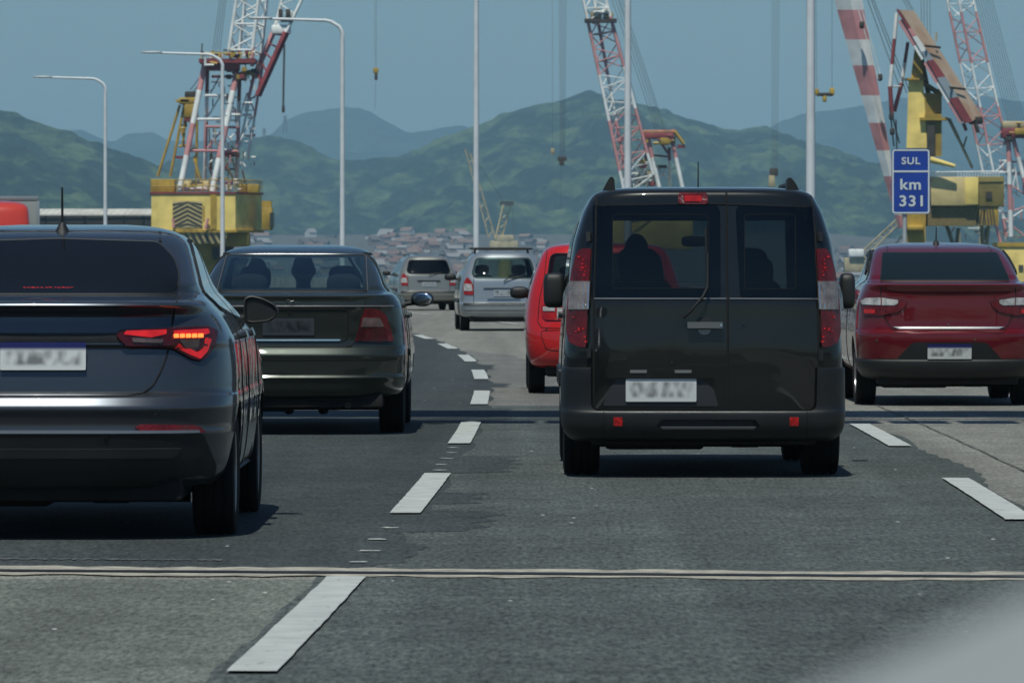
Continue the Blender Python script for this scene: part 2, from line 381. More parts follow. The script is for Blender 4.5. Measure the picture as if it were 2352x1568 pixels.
# deck slab under the carriageway
def deck():
    V, Fc = [], []; prof = [(-18.2, -0.03), (8.8, -0.03), (8.8, -0.9), (3.0, -1.6), (3.0, -5.0), (-12.0, -5.0), (-12.0, -1.6), (-18.2, -0.9)]
    ds = np.arange(-120, 601, 12.0)
    for d in ds:
        for o, z in prof: V.append(lane_pt(float(d), o, z))
    n = len(prof)
    for i in range(len(ds) - 1):
        for j in range(n): Fc.append((i * n + j, i * n + (j + 1) % n, (i + 1) * n + (j + 1) % n, (i + 1) * n + j))
    new_obj('bridge_deck', mesh_from('bridge_deck', V, Fc, False), M_conc, kind='structure')
    for i, d in enumerate(range(-100, 600, 70)):
        p = lane_pt(d, -4.5, 0)
        box('bridge_pier', (p.x, p.y, -14.0), (6.0, 3.0, 18.0), M_conc, road, 0.0, 0.3)
deck()
def jag(base, amp, f, ph): return lambda d: base + amp * (math.sin(d * f + ph) * 0.6 + math.sin(d * f * 2.7 + ph * 2) * 0.4)
def edge_left(d):
    e = 0.10 + 0.03 * math.sin(d * 1.7)
    for a, b, w in ((25.2, 27.0, 0.12), (28.3, 30.6, 0.42), (31.5, 33.0, 0.30), (36.2, 39.3, 0.40), (48.5, 52.5, 0.22), (61.5, 63.5, 0.22), (72, 75, 0.15)):
        if a < d < b: e += w * (0.85 + 0.15 * math.sin(d * 9))
    return e
JX = lambda x: 24.33 - 0.11 * x        # the expansion joint runs a little askew
def joint_sheet(name, o0, o1, b0, b1, z, m, parent, wob=0.0, kind=None):
    V, Fc = [], []; n = 120
    for i in range(n + 1):
        x = o0 + (o1 - o0) * i / n
        for b in (b0, b1): V.append((x, JX(x) + b + wob * (random.random() - 0.5), z))
    for i in range(n): Fc.append((2 * i, 2 * i + 2, 2 * i + 3, 2 * i + 1))
    return new_obj(name, mesh_from(name, V, Fc, False), m, parent, kind=kind)
strip('asphalt_overlay', 24.9, 118, -6.2, 0.1, 0.004, R_asph, 0.15, None, 1, None, edge_left, kind='structure')
strip('worn_asphalt', -110, 24.0, -6.3, -0.1, 0.0018, road_mat('coarse grey green asphalt', (0.040, 0.046, 0.040), (0.215, 0.228, 0.205), (0.45, 0.45, 0.43), 0.22), 1.0, kind='structure')
strip('asphalt_overlay', -110, 24.2, -0.34, 3.5, 0.003, R_asph2, 0.3, None, 1, jag(-0.13, 0.018, 2.2, 0.4), jag(3.4, 0.03, 1.3, 0.7), kind='structure')
strip('asphalt_overlay', 24.0, 53.5, 0.0, 3.5, 0.0022, R_asph2, 0.3, None, 1, jag(-0.1, 0.02, 1.3, 1.0), lambda d: 3.36 + 0.03 * math.sin(d * 0.9) + (0.06 * math.sin((d - 34) / 7 * math.pi) + 0.02 * math.sin(d * 7) if 34 < d < 41 else 0) - (0.0 if d < 44 else min(0.3, (d - 44) * 0.05)), kind='structure')
strip('asphalt_overlay', 53.45, 88, 0.0, 3.2, 0.0016, road_mat('thin grey asphalt', (0.085, 0.086, 0.082), (0.21, 0.205, 0.19), (0.5, 0.5, 0.5), 0.2), 0.5, None, 1, jag(0.0, 0.02, 1.1, 1.0), lambda d: max(0.3, 2.9 - (d - 53) * 0.075 + 0.1 * math.sin(d)), kind='structure')
joint = joint_sheet('expansion_joint', -6.2, 7.8, -0.22, 0.42, 0.0065, R_joint, road, 0.16)
joint_sheet('joint_seal', -6.2, 7.8, -0.06, 0.10, 0.0105, R_steel, joint, 0.02)
joint_sheet('worn_edge', -3.2, -1.3, 0.98, 1.05, 0.0085, mat('scraped mortar', (0.10, 0.105, 0.11), 0.8, var=0.3, vscale=6), joint, 0.10)
# the dashed lines: one marking each
def dash(d0, d1, off, w=0.165):
    n = max(4, int((d1 - d0) / 0.25)); V, Fc = [], []
    for i in range(n + 1):
        d = d0 + (d1 - d0) * i / n
        for s in (-0.5, 0.5):
            p = lane_pt(d, off + s * w + 0.005 * (random.random() - 0.5), 0.0135); V.append(p)
    for i in range(n): Fc.append((2 * i, 2 * i + 1, 2 * i + 3, 2 * i + 2))
    return new_obj('lane_dash', mesh_from('lane_dash', V, Fc, False), R_paint, road)
for k in range(-2, 14):
    d0 = 18.45 + 11.75 * k; d1 = d0 + (5.75 if k != 0 else 5.6)
    dash(d0, d1, 0.0, 0.165)
for k in range(-2, 12):
    d0 = 29.5 + 11.9 * (k - 1) ; dash(d0, d0 + 5.7, 3.22, 0.165)
for k in range(4, 12): dash(29 + 12 * (k - 1), 35 + 12 * (k - 1), 6.44, 0.165)
for k in range(0, 10): dash(23 + 12 * k, 29 + 12 * k, -3.2, 0.165)
for d, o in ((25.3, 0.0), (26.3, 0.01), (27.4, 0.0), (28.6, 0.01), (37.6, 0.0), (38.8, 0.0), (40.0, 0.01), (41.1, 0.0), (36.6, 0.02)):
    p = lane_pt(d, o - 0.02, 0.0095)       # crumbs of the old line left in the gaps
    bm = bmesh.new(); bmesh.ops.create_circle(bm, cap_ends=True, radius=0.038, segments=9, matrix=Matrix.Translation(p) @ Matrix.Diagonal((1.0 + random.random() * 0.5, 1.2, 1, 1)))
    for v in bm.verts: v.co.x += random.uniform(-0.015, 0.015); v.co.y += random.uniform(-0.03, 0.03)
    new_obj('paint_remnant', bm_mesh('paint_remnant', bm, False), R_paint, road)
strip('edge_line', -110, 590, 6.95, 7.08, 0.006, R_paint, 3.0, road)

strip('road_crack', 24.8, 118, 3.73, 3.76, 0.0095, mat('tarred crack', (0.085, 0.085, 0.080), 0.9, var=0.5, vscale=3), 0.5, road, 1, jag(3.735, 0.008, 1.9, 0.3), jag(3.749, 0.008, 1.9, 0.3))
def barrier(name, off, d0, d1, label):
    prof = [(-0.30, 0.0), (-0.30, 0.08), (-0.14, 0.33), (-0.09, 0.81), (0.09, 0.81), (0.14, 0.33), (0.30, 0.08), (0.30, 0.0)]
    V, Fc = [], []; ds = np.arange(d0, d1 + 0.1, 4.0); n = len(prof)
    for d in ds:
        for o, z in prof: V.append(lane_pt(float(d), off + o, z))
    for i in range(len(ds) - 1):
        for j in range(n): Fc.append((i * n + j, i * n + (j + 1) % n, (i + 1) * n + (j + 1) % n, (i + 1) * n + j))
    Fc.append(tuple(range(n))); Fc.append(tuple((len(ds) - 1) * n + j for j in range(n)))
    return new_obj(name, mesh_from(name, V, Fc, False), M_conc, None, label, 'barrier')
barrier('concrete_barrier', 8.3, -116, 596, 'long pale concrete barrier along the right edge of the bridge road')
barrier('concrete_barrier', -6.95, -116, 596, 'concrete median barrier left of the traffic, between the two carriageways')

# ---- street lamps along the right edge
LAMPS = [(110.5, 'nearest tall lamp pole, rising right of the black van roof'), (142.5, 'second lamp pole from the right, standing behind the black van roof left part'),
         (173.5, 'lamp pole rising behind the silver people carrier with the roof bar, top unseen'), (204, 'tall lamp pole above the dark green sedan with its whole arm in view'),
         (237, 'lamp pole in front of the yellow crane house'), (268, 'farthest and shortest lamp pole, left of the yellow crane')]
def lamp_post(d, label, px=None):
    if px is None: p = lane_pt(d, 7.75, 0)
    else: p = Vector(((px - CX) * d / F, d, 0))
    root = new_obj('street_lamp', None, (), None, label, 'street lamp', 'lamp poles along the bridge'); root.location = p
    h = 9.95
    bar('pole', (0, 0, 0), (0, 0, h - 0.55), 0.098, M_white, None, root, 12, 0.075)
    arm = tube('arm', [(0, 0, h - 0.6), (0, 0, h - 0.3), (-0.12, 0, h - 0.1), (-0.42, 0, h + 0.08), (-0.62, 0, h + 0.12), (-2.6, 0, h + 0.18)], [0.075, 0.072, 0.068, 0.062, 0.058, 0.045], M_white, root, 10)
    superell('lamp_head', (-2.95, 0, h + 0.20), (0.45, 0.15, 0.05), M_galv, root, 0.7, 0.6)
    box('base_plate', (0, 0, 0.42), (0.42, 0.42, 0.84), M_conc, root, 0, 0.03)
    return root
for (d, lab), px in zip(LAMPS, (1862, 1442, 1094, 786.5, 511, 242)): lamp_post(d, lab, px)

# ---- overhead gantry just above the picture: its shadow lies across the road
def gantry(d):
    root = new_obj('sign_gantry', None, (), None, 'overhead sign gantry above the frame, seen by its shadow band across the road', 'gantry'); root.location = (lane_x(d), d, 0)
    for o in (-7.0, 8.3):
        bar('column', (o, 0, 0.75 if o < 0 else 0.75), (o, 0, 7.4), 0.19, M_galv, None, root, 12)
    for y, z in ((-0.55, 6.3), (0.55, 6.3), (-0.55, 7.4), (0.55, 7.4)): bar('chord', (-7.0, y, z), (8.3, y, z), 0.075, M_galv, None, root)
    n = 13
    for i in range(n):
        a = -7.0 + 15.3 * i / n; b = -7.0 + 15.3 * (i + 1) / n
        bar('lacing', (a, -0.55, 6.3), (b, -0.55, 7.4), 0.04, M_galv, None, root, 6); bar('lacing', (a, 0.55, 7.4), (b, 0.55, 6.3), 0.04, M_galv, None, root, 6)
        bar('lacing', (a, -0.55, 7.4), (b, 0.55, 7.4), 0.04, M_galv, None, root, 6)
    box('message_board', (0.65, 1.35, 6.9), (15.0, 1.25, 2.0), mat('dark sign housing', (0.03, 0.03, 0.032), 0.6), root, 0, 0.05)
    for i in range(26): box('walkway_slat', (-6.7 + i * 0.58, -1.05, 6.25), (0.50, 0.8, 0.04), M_galv, root)
    bar('walkway_rail', (-6.9, -1.42, 7.2), (8.1, -1.42, 7.2), 0.03, M_galv, None, root, 6)
gantry(46.1)

# ---- kilometre sign
def km_sign():
    d = 96.0; p = at(2092, 417, d); w, h = 88 * d / F, 149.5 * d / F
    root = new_obj('road_sign', None, (), None, 'blue kilometre marker sign reading SUL km 331 on a grey post', 'road sign'); root.location = (p.x, d, 0)
    blue = mat('blue sign sheeting', (0.012, 0.048, 0.30), 0.45, var=0.12, vscale=3); wh = mat('white sign lettering', (0.55, 0.60, 0.62), 0.5)
    zc = p.z
    prism('panel', roundpoly([(-w/2, zc - h/2), (w/2, zc - h/2), (w/2, zc + h/2), (-w/2, zc + h/2)], 0.055), -0.012, 0.012, blue, root)
    def ring(name, x0, x1, z0, z1, t, r):
        o = roundpoly([(x0, z0), (x1, z0), (x1, z1), (x0, z1)], r); i = roundpoly([(x0 + t, z0 + t), (x1 - t, z0 + t), (x1 - t, z1 - t), (x0 + t, z1 - t)], r - t * 0.8)
        n = len(o); V = [(a, -0.016, b) for a, b in o] + [(a, -0.016, b) for a, b in i]
        new_obj(name, mesh_from(name, V, [(k, (k + 1) % n, n + (k + 1) % n, n + k) for k in range(n)], False), wh, root)
    ring('border', -w/2 + 0.008, w/2 - 0.008, zc - h/2 + 0.008, zc + h/2 - 0.008, 0.026, 0.05)
    zl = zc + h/2 - h * 0.345
    box('divider', (0, -0.015, zl), (w - 0.06, 0.004, 0.030), wh, root)
    def text(s, xc, z0, height, width):
        cu = bpy.data.curves.new('lettering', 'FONT'); cu.body = s; cu.size = 1.0; cu.offset = 0.022; cu.extrude = 0.004; cu.align_x = 'LEFT'; cu.space_character = 1.12
        o = bpy.data.objects.new('lettering', cu); COL.objects.link(o); dg = bpy.context.evaluated_depsgraph_get(); me = bpy.data.meshes.new_from_object(o.evaluated_get(dg))
        bpy.data.objects.remove(o); bpy.data.curves.remove(cu)
        X = [v.co.x for v in me.vertices]; Y = [v.co.y for v in me.vertices]; x0, x1, y0, y1 = min(X), max(X), min(Y), max(Y)
        for v in me.vertices:
            x, y, zz = v.co; v.co = ((x - x0) / (x1 - x0) * width - width / 2 + xc, -0.017 - zz * 0.4, (y - y0) / (y1 - y0) * height + z0)
        finish(me, False); new_obj('lettering', me, wh, root)
    u = h / 830.0       # zoomed-in picture units: the panel is 830 tall, 490 wide
    top = zc + h / 2
    Z = lambda v: top - (v - 133) * u
    text('SUL', (429 - 428) * u, Z(330), 92 * u, 238 * u)
    text('km', (424 - 428) * u, Z(652), 138 * u, 262 * u)
    text('331', (432 - 428) * u, Z(866), 142 * u, 298 * u)
    bar('post', (-0.10, 0.045, 0), (-0.10, 0.045, zc + h/2 - 0.1), 0.035, M_galv, None, root, 10)
    for z in (zc - 0.3, zc + 0.3): box('bracket', (-0.05, 0.02, z), (0.3, 0.02, 0.04), M_galv, root)
km_sign()
# ---------------------------------------------------------------- car bodies: stacked plan outlines
def pchip(x, y, xi):
    x, y = np.asarray(x, float), np.asarray(y, float); h = np.diff(x); dl = np.diff(y) / h; n = len(x); d = np.zeros(n)
    for i in range(1, n - 1):
        if dl[i - 1] * dl[i] > 0:
            w1, w2 = 2 * h[i] + h[i - 1], h[i] + 2 * h[i - 1]; d[i] = (w1 + w2) / (w1 / dl[i - 1] + w2 / dl[i])
    d[0], d[-1] = dl[0], dl[-1]
    k = np.clip(np.searchsorted(x, xi, side='right') - 1, 0, n - 2); t = (xi - x[k]) / h[k]
    return (y[k] * (1 + 2 * t) * (1 - t) ** 2 + h[k] * d[k] * t * (1 - t) ** 2 + y[k + 1] * t * t * (3 - 2 * t) + h[k] * d[k + 1] * t * t * (t - 1))

class Shell:
    """rows: (z, rear y, half width, front y); corner depth/exponent given per row or for the whole body"""
    def __init__(self, rows, D=0.5, n=3.0, Df=0.7, nf=2.6, step=0.03, Dtop=None, ntop=None, zdeck=9.0):
        R = np.array([r[:4] for r in rows], float)
        R[:, 0] += np.arange(len(R)) * 1e-5
        seg = np.sqrt(np.diff(R[:, 0]) ** 2 + np.diff(R[:, 1]) ** 2 + np.diff(R[:, 2]) ** 2) + 1e-4
        t = np.concatenate([[0], np.cumsum(seg)]); ti = [0.0]
        for i in range(len(seg)): ti += list(t[i] + seg[i] * np.arange(1, max(2, int(math.ceil(seg[i] / step))) + 1) / max(2, int(math.ceil(seg[i] / step))))
        ti = np.array(ti); ti[-1] = t[-1] - 1e-9
        self.z, self.yr, self.w, self.yf = [pchip(t, R[:, k], ti) for k in range(4)]
        self.z = np.maximum.accumulate(self.z)
        s = np.clip((self.z - (zdeck - 0.04)) / 0.08, 0, 1)
        self.D = D + ((Dtop or D) - D) * s; self.n = n + ((ntop or n) - n) * s; self.Df = np.full_like(self.z, Df); self.nf = nf
        room = (self.yf - self.yr) * 0.96 / (self.D + self.Df); k = np.minimum(1, room); self.D = self.D * k; self.Df = self.Df * k
    def prm(self, z):
        f = lambda a: float(np.interp(z, self.z, a)); return f(self.yr), f(self.w), f(self.D), f(self.n), f(self.yf), f(self.Df)
    def rear(self, x, z):
        yr, w, D, n, yf, Df = self.prm(z); u = min(abs(x) / w, 0.9995); return yr + D * (1 - (1 - u ** n) ** (1 / n))
    def front(self, x, z):
        yr, w, D, n, yf, Df = self.prm(z); u = min(abs(x) / w, 0.9995); return yf - Df * (1 - (1 - u ** self.nf) ** (1 / self.nf))
    def side(self, y, z):
        yr, w, D, n, yf, Df = self.prm(z)
        if y < yr + D: u = min(1.0, max(0.0, (yr + D - y) / D)); return w * (1 - u ** n) ** (1 / n)
        if y > yf - Df: u = min(1.0, max(0.0, (y - yf + Df) / Df)); return w * (1 - u ** self.nf) ** (1 / self.nf)
        return w
    def mesh(self, name, q=22, mid=16, y_end=None):
        V, Fc = [], []; A = [math.pi / 2 * i / q for i in range(q + 1)]
        cols = None
        for z, yr, w, D, n, yf, Df in zip(self.z, self.yr, self.w, self.D, self.n, self.yf, self.Df):
            half = [(w * math.sin(a) ** (2 / n), yr + D * (1 - max(0.0, math.cos(a)) ** (2 / n))) for a in A]
            if y_end is not None:
                half += [(w, half[-1][1] + (y_end - half[-1][1]) * k / 4) for k in range(1, 5)]
                ring = [(x, y) for x, y in half] + [(-x, y) for x, y in half[:0:-1]]
            else:
                y0, y1 = half[-1][1], yf - Df
                half += [(w, y0 + (y1 - y0) * k / mid) for k in range(1, mid)]
                half += [(w * math.sin(a) ** (2 / self.nf), yf - Df * (1 - max(0.0, math.cos(a)) ** (2 / self.nf))) for a in A[::-1]]
                ring = half + [(-x, y) for x, y in half[-2:0:-1]]
            cols = len(ring); V += [(x, y, z) for x, y in ring]
        nr = len(self.z)
        for i in range(nr - 1):
            for j in range(cols): Fc.append((i * cols + j, i * cols + (j + 1) % cols, (i + 1) * cols + (j + 1) % cols, (i + 1) * cols + j))
        Fc.append(tuple(range(cols))[::-1]); Fc.append(tuple((nr - 1) * cols + j for j in range(cols)))
        return mesh_from(name, V, Fc, True, 42)

def boolean(o, cutters, mode='DIFFERENCE'):
    for c in cutters:
        md = o.modifiers.new('b', 'BOOLEAN'); md.operation = mode; md.object = c; md.solver = 'EXACT'; md.material_mode = 'TRANSFER'
    dg = bpy.context.evaluated_depsgraph_get(); dg.update()
    me = bpy.data.meshes.new_from_object(o.evaluated_get(dg), depsgraph=dg); o.modifiers.clear(); old = o.data; o.data = me; bpy.data.meshes.remove(old)
    for c in cutters: m = c.data; bpy.data.objects.remove(c); bpy.data.meshes.remove(m)
    me.polygons.foreach_set('use_smooth', [True] * len(me.polygons)); me.set_sharp_from_angle(angle=math.radians(32))

class Car:
    def __init__(self, name, label, d, xc, heading=0.0, cat='car'):
        self.d, self.xc, self.h = d, xc, heading
        self.root = new_obj(name, None, (), None, label, cat); self.root.location = (xc, d, 0); self.root.rotation_euler = (0, 0, heading)
    def loc(self, px, py, y=0.0):
        """(x,z) in the car's own frame of a picture point lying y behind the rearmost plane"""
        dd = self.d + y; return ((px - CX) * dd / F - self.xc + self.h * y, CAMH + (HY - py) * dd / F)
    def body(self, shell, mats, name='body', parent=None, wheels=None, wr=0.36, tunnels=(), sidecuts=(), y_end=None):
        self.sh = shell if y_end is None else self.sh
        me = shell.mesh(name, y_end=y_end); o = new_obj(name, me, mats)
        cut = []
        for wy, wz in (wheels or []):
            for s in (-1, 1):
                bm = bmesh.new(); bmesh.ops.create_cone(bm, cap_ends=True, segments=40, radius1=wr, radius2=wr, depth=0.8, matrix=Matrix.Translation((s * 0.96, wy, wz)) @ Matrix.Rotation(math.pi / 2, 4, 'Y'))
                cut.append(new_obj('cut', bm_mesh('cut', bm, False), M_under))
        for poly, y0, y1 in tunnels: cut.append(prism('cut', poly, y0, y1, M_int))
        for poly in sidecuts: cut.append(prism('cut', poly, -1.3, 1.3, M_int, axis='X'))
        if cut: boolean(o, cut)
        o.parent = parent or self.root
        return o
    def patch(self, name, poly, m, off=0.004, thick=0.012, face='rear', parent=None, cell=0.05, sh=None, inner=True, **k):
        sh = sh or self.sh; bm = bmesh.new()
        vs_ = [bm.verts.new((a, 0, b)) for a, b in poly]; bm.faces.new(vs_)
        us = [p[0] for p in poly]; ws = [p[1] for p in poly]
        for lo, hi, ax in ((min(us), max(us), 0), (min(ws), max(ws), 2)):
            n = int((hi - lo) / cell)
            for i in range(1, n + 1):
                co = [0, 0, 0]; no = [0, 0, 0]; co[ax] = lo + (hi - lo) * i / (n + 1); no[ax] = 1
                bmesh.ops.bisect_plane(bm, geom=bm.verts[:] + bm.edges[:] + bm.faces[:], plane_co=co, plane_no=no, dist=1e-6)
        def surf(u, w):
            if face == 'rear': return Vector((u, sh.rear(u, w), w))
            if face == 'front': return Vector((u, sh.front(u, w), w))
            return Vector(((1 if face == 'right' else -1) * sh.side(u, w), u, w))
        def P(u, w, o):
            e = 0.004; p = surf(u, w); a = surf(u + e, w) - surf(u - e, w); b = surf(u, w + e) - surf(u, w - e); nn = a.cross(b).normalized()
            ref = {'rear': Vector((u * 0.2, -1, 0)), 'front': Vector((u * 0.2, 1, 0)), 'right': Vector((1, 0, 0)), 'left': Vector((-1, 0, 0))}[face]
            if nn.dot(ref) < 0: nn = -nn
            return p + nn * o
        uv = {v: (v.co.x, v.co.z) for v in bm.verts}
        faces = bm.faces[:]
        ret = bmesh.ops.extrude_face_region(bm, geom=faces)
        newv = [g for g in ret['geom'] if isinstance(g, bmesh.types.BMVert)]
        for v in newv: v.co = P(v.co.x, v.co.z, off)
        ns = set(newv)
        for v in bm.verts:
            if v not in ns: a, b = uv[v]; v.co = P(a, b, off - thick)
        return new_obj(name, bm_mesh(name, bm, True, 35), m, parent or self.root, **k)
    def seam(self, pts, r=0.004, m=None, face='rear', name='panel_gap', closed=False, off=0.0, parent=None, sh=None):
        sh = sh or self.sh; P = []; pts = [Vector(p) for p in pts]
        if closed: pts = pts + [pts[0]]
        for a, b in zip(pts[:-1], pts[1:]):
            n = max(1, int((b - a).length / 0.03))
            for i in range(n): P.append(a.lerp(b, i / n))
        if not closed: P.append(pts[-1])
        W = []
        for u, w in P:
            if face == 'rear': W.append((u, sh.rear(u, w) - off, w))
            elif face == 'front': W.append((u, sh.front(u, w) + off, w))
            else: s = 1 if face == 'right' else -1; W.append((s * (sh.side(u, w) + off), u, w))
        return tube(name, W, r, m or M_gap, parent or self.root, 6, closed)
    def wheel(self, x, y, R=0.31, wdt=0.19, rimr=0.2, spokes=5, rim=None):
        h = wdt / 2; T = R
        prof = [(rimr, -h * 0.92), (R * 0.86, -h), (R * 0.965, -h * 0.93), (T, -h * 0.74)]
        for g in (-0.45, 0.0, 0.45):
            prof += [(T, h * (g - 0.09)), (T - 0.009, h * (g - 0.07)), (T - 0.009, h * (g + 0.07)), (T, h * (g + 0.09))]
        prof += [(T, h * 0.74), (R * 0.965, h * 0.93), (R * 0.86, h), (rimr, h * 0.92), (rimr * 0.96, 0)]
        tyre = lathe('wheel', prof, M_tyre, self.root, 44, 'X', (x, y, R))
        s = 1 if x > 0 else -1; bm = bmesh.new()
        for k in range(spokes):
            a = 2 * math.pi * k / spokes + 0.3
            mt = Matrix.Rotation(a, 4, 'X') @ Matrix.Translation((s * h * 0.62, 0, rimr * 0.52)) @ Matrix.Diagonal((0.02, 0.05, rimr * 0.98, 1)); bmesh.ops.create_cube(bm, size=1, matrix=mt)
        bmesh.ops.create_cone(bm, cap_ends=True, segments=20, radius1=0.06, radius2=0.05, depth=0.05, matrix=Matrix.Translation((s * h * 0.62, 0, 0)) @ Matrix.Rotation(math.pi / 2, 4, 'Y'))
        V, Fc = [], []
        for i in range(36):
            t = 2 * math.pi * i / 36
            for r, a in ((rimr * 1.0, h * 0.9), (rimr * 0.9, h * 0.85), (rimr * 0.86, -h * 0.5), (rimr * 0.97, -h * 0.5)): V.append(bm.verts.new((s * a, r * math.cos(t), r * math.sin(t))))
        for i in range(36):
            for j in range(4): bm.faces.new((V[i * 4 + j], V[i * 4 + (j + 1) % 4], V[((i + 1) % 36) * 4 + (j + 1) % 4], V[((i + 1) % 36) * 4 + j]))
        new_obj('rim', bm_mesh('rim', bm, True, 40), rim or M_rim, tyre)
        return tyre
    def wheels(self, ys, track, R=0.31, wdt=0.19, rimr=0.2, **k):
        for y in ys:
            for s in (-1, 1): self.wheel(s * track, y, R, wdt, rimr, **k)
    def under(self, w, y0, y1, z=0.25, exhaust=None):
        bm = bmesh.new(); box_bm(bm, (0, (y0 + y1) / 2, z + 0.06), (w * 2, y1 - y0, 0.12), 0, 0.02)
        box_bm(bm, (-0.30, y0 + 0.45, z + 0.0), (0.62, 0.5, 0.07), 0, 0.025); box_bm(bm, (0.28, y0 + 0.9, z - 0.008), (0.2, 0.7, 0.05), 0, 0.02); box_bm(bm, (0.05, y0 + 2.0, z - 0.015), (0.12, 1.6, 0.06), 0, 0.02)
        box_bm(bm, (0, y0 + 1.6, z + 0.0), (0.6, 0.5, 0.06), 0, 0.02)
        o = new_obj('underbody', bm_mesh('underbody', bm), M_under, self.root)
        tube('axle_beam', [(-w, y0 + 0.75, z + 0.0), (w, y0 + 0.75, z + 0.0)], 0.035, M_under, o)
        if exhaust: tube('exhaust_pipe', [(exhaust, y0 - 0.02, z + 0.02), (exhaust, y0 + 0.5, z + 0.01)], 0.025, mat('rusty exhaust', (0.09, 0.06, 0.045), 0.7, 0.5, var=0.3, vscale=20), o)
    def plate(self, x, z, w=0.40, h=0.13, band=None, off=0.02, base=(0.62, 0.63, 0.63)):
        return self.patch('number_plate', rect(x - w/2, x + w/2, z - h/2, z + h/2, 0.008), plate_mat('blurred plate ' + self.root.name, band, base), off, 0.008, cell=0.2)
    def wing_mirror(self, x, y, z, sx, sz, side, glassy=True, sy=0.07, m=None, e1=0.75, e2=0.7):
        o = superell('wing_mirror', (side * x, y, z), (sx, sy, sz), m or M_black, self.root, e1, e2)
        if glassy: superell('mirror_glass', (side * 0.004, -sy * 0.93, 0), (sx * 0.82, 0.012, sz * 0.82), M_mirror, o, e1, e2, rot=(math.radians(4), 0, side * math.radians(-14)))
        tube('stalk', [(-side * sx * 0.6, 0.02, -sz * 0.5), (-side * (sx + 0.10), 0.05, -sz * 0.75)], 0.02, M_black, o)
        return o
    def shaped_mirror(self, poly, y, side, m=None):
        """mirror housing with the given outline from behind, domed forward"""
        P = roundpoly(poly, 0.02, 4); n = len(P); cx_, cz_ = sum(p[0] for p in P) / n, sum(p[1] for p in P) / n
        V, Fc = [], []
        lay = [(0.0, 0.80), (-0.012, 0.90), (-0.008, 0.98), (0.02, 1.0), (0.07, 0.93), (0.11, 0.72), (0.13, 0.4)]
        for dy, s in lay: V += [(side * (cx_ + (a - cx_) * s), y + dy, cz_ + (b - cz_) * s) for a, b in P]
        for i in range(len(lay) - 1): Fc += [(i * n + j, i * n + (j + 1) % n, (i + 1) * n + (j + 1) % n, (i + 1) * n + j) for j in range(n)]
        Fc += [tuple(range(n)), tuple((len(lay) - 1) * n + j for j in range(n))]
        o = new_obj('wing_mirror', mesh_from('wing_mirror', V, Fc, True, 40), m or M_black, self.root)
        x0 = min(p[0] for p in P); tube('stalk', [(side * (x0 + 0.02), y + 0.04, cz_ - 0.04), (side * (x0 - 0.09), y + 0.08, cz_ - 0.06)], 0.022, M_black, o)
        return o
    def seat(self, x, y, z0=0.45, h=0.62, w=0.25, hr=True, m=None):
        o = superell('seat', (x, y, z0 + h / 2), (w, 0.09, h / 2), m or M_seat, self.root, 0.45, 0.5)
        if hr: superell('headrest', (0, 0.0, h / 2 + 0.10), (w * 0.55, 0.06, 0.10), m or M_seat, o, 0.6, 0.6)
        superell('seat_cushion', (0, 0.3, -h / 2 + 0.02), (w, 0.28, 0.09), m or M_seat, o, 0.45, 0.5)
        return o
    def antenna(self, x, y, z, h, lean=-0.12, r=0.006):
        b = bar('antenna_base', (x, y, z - 0.01), (x, y + lean * 0.08, z + 0.045), 0.042, M_black, None, self.root, 14, 0.012)
        bar('antenna_rod', (x, y + lean * 0.05, z + 0.03), (x, y + lean * h, z + h), r, M_black, None, b, 8, r * 0.7)

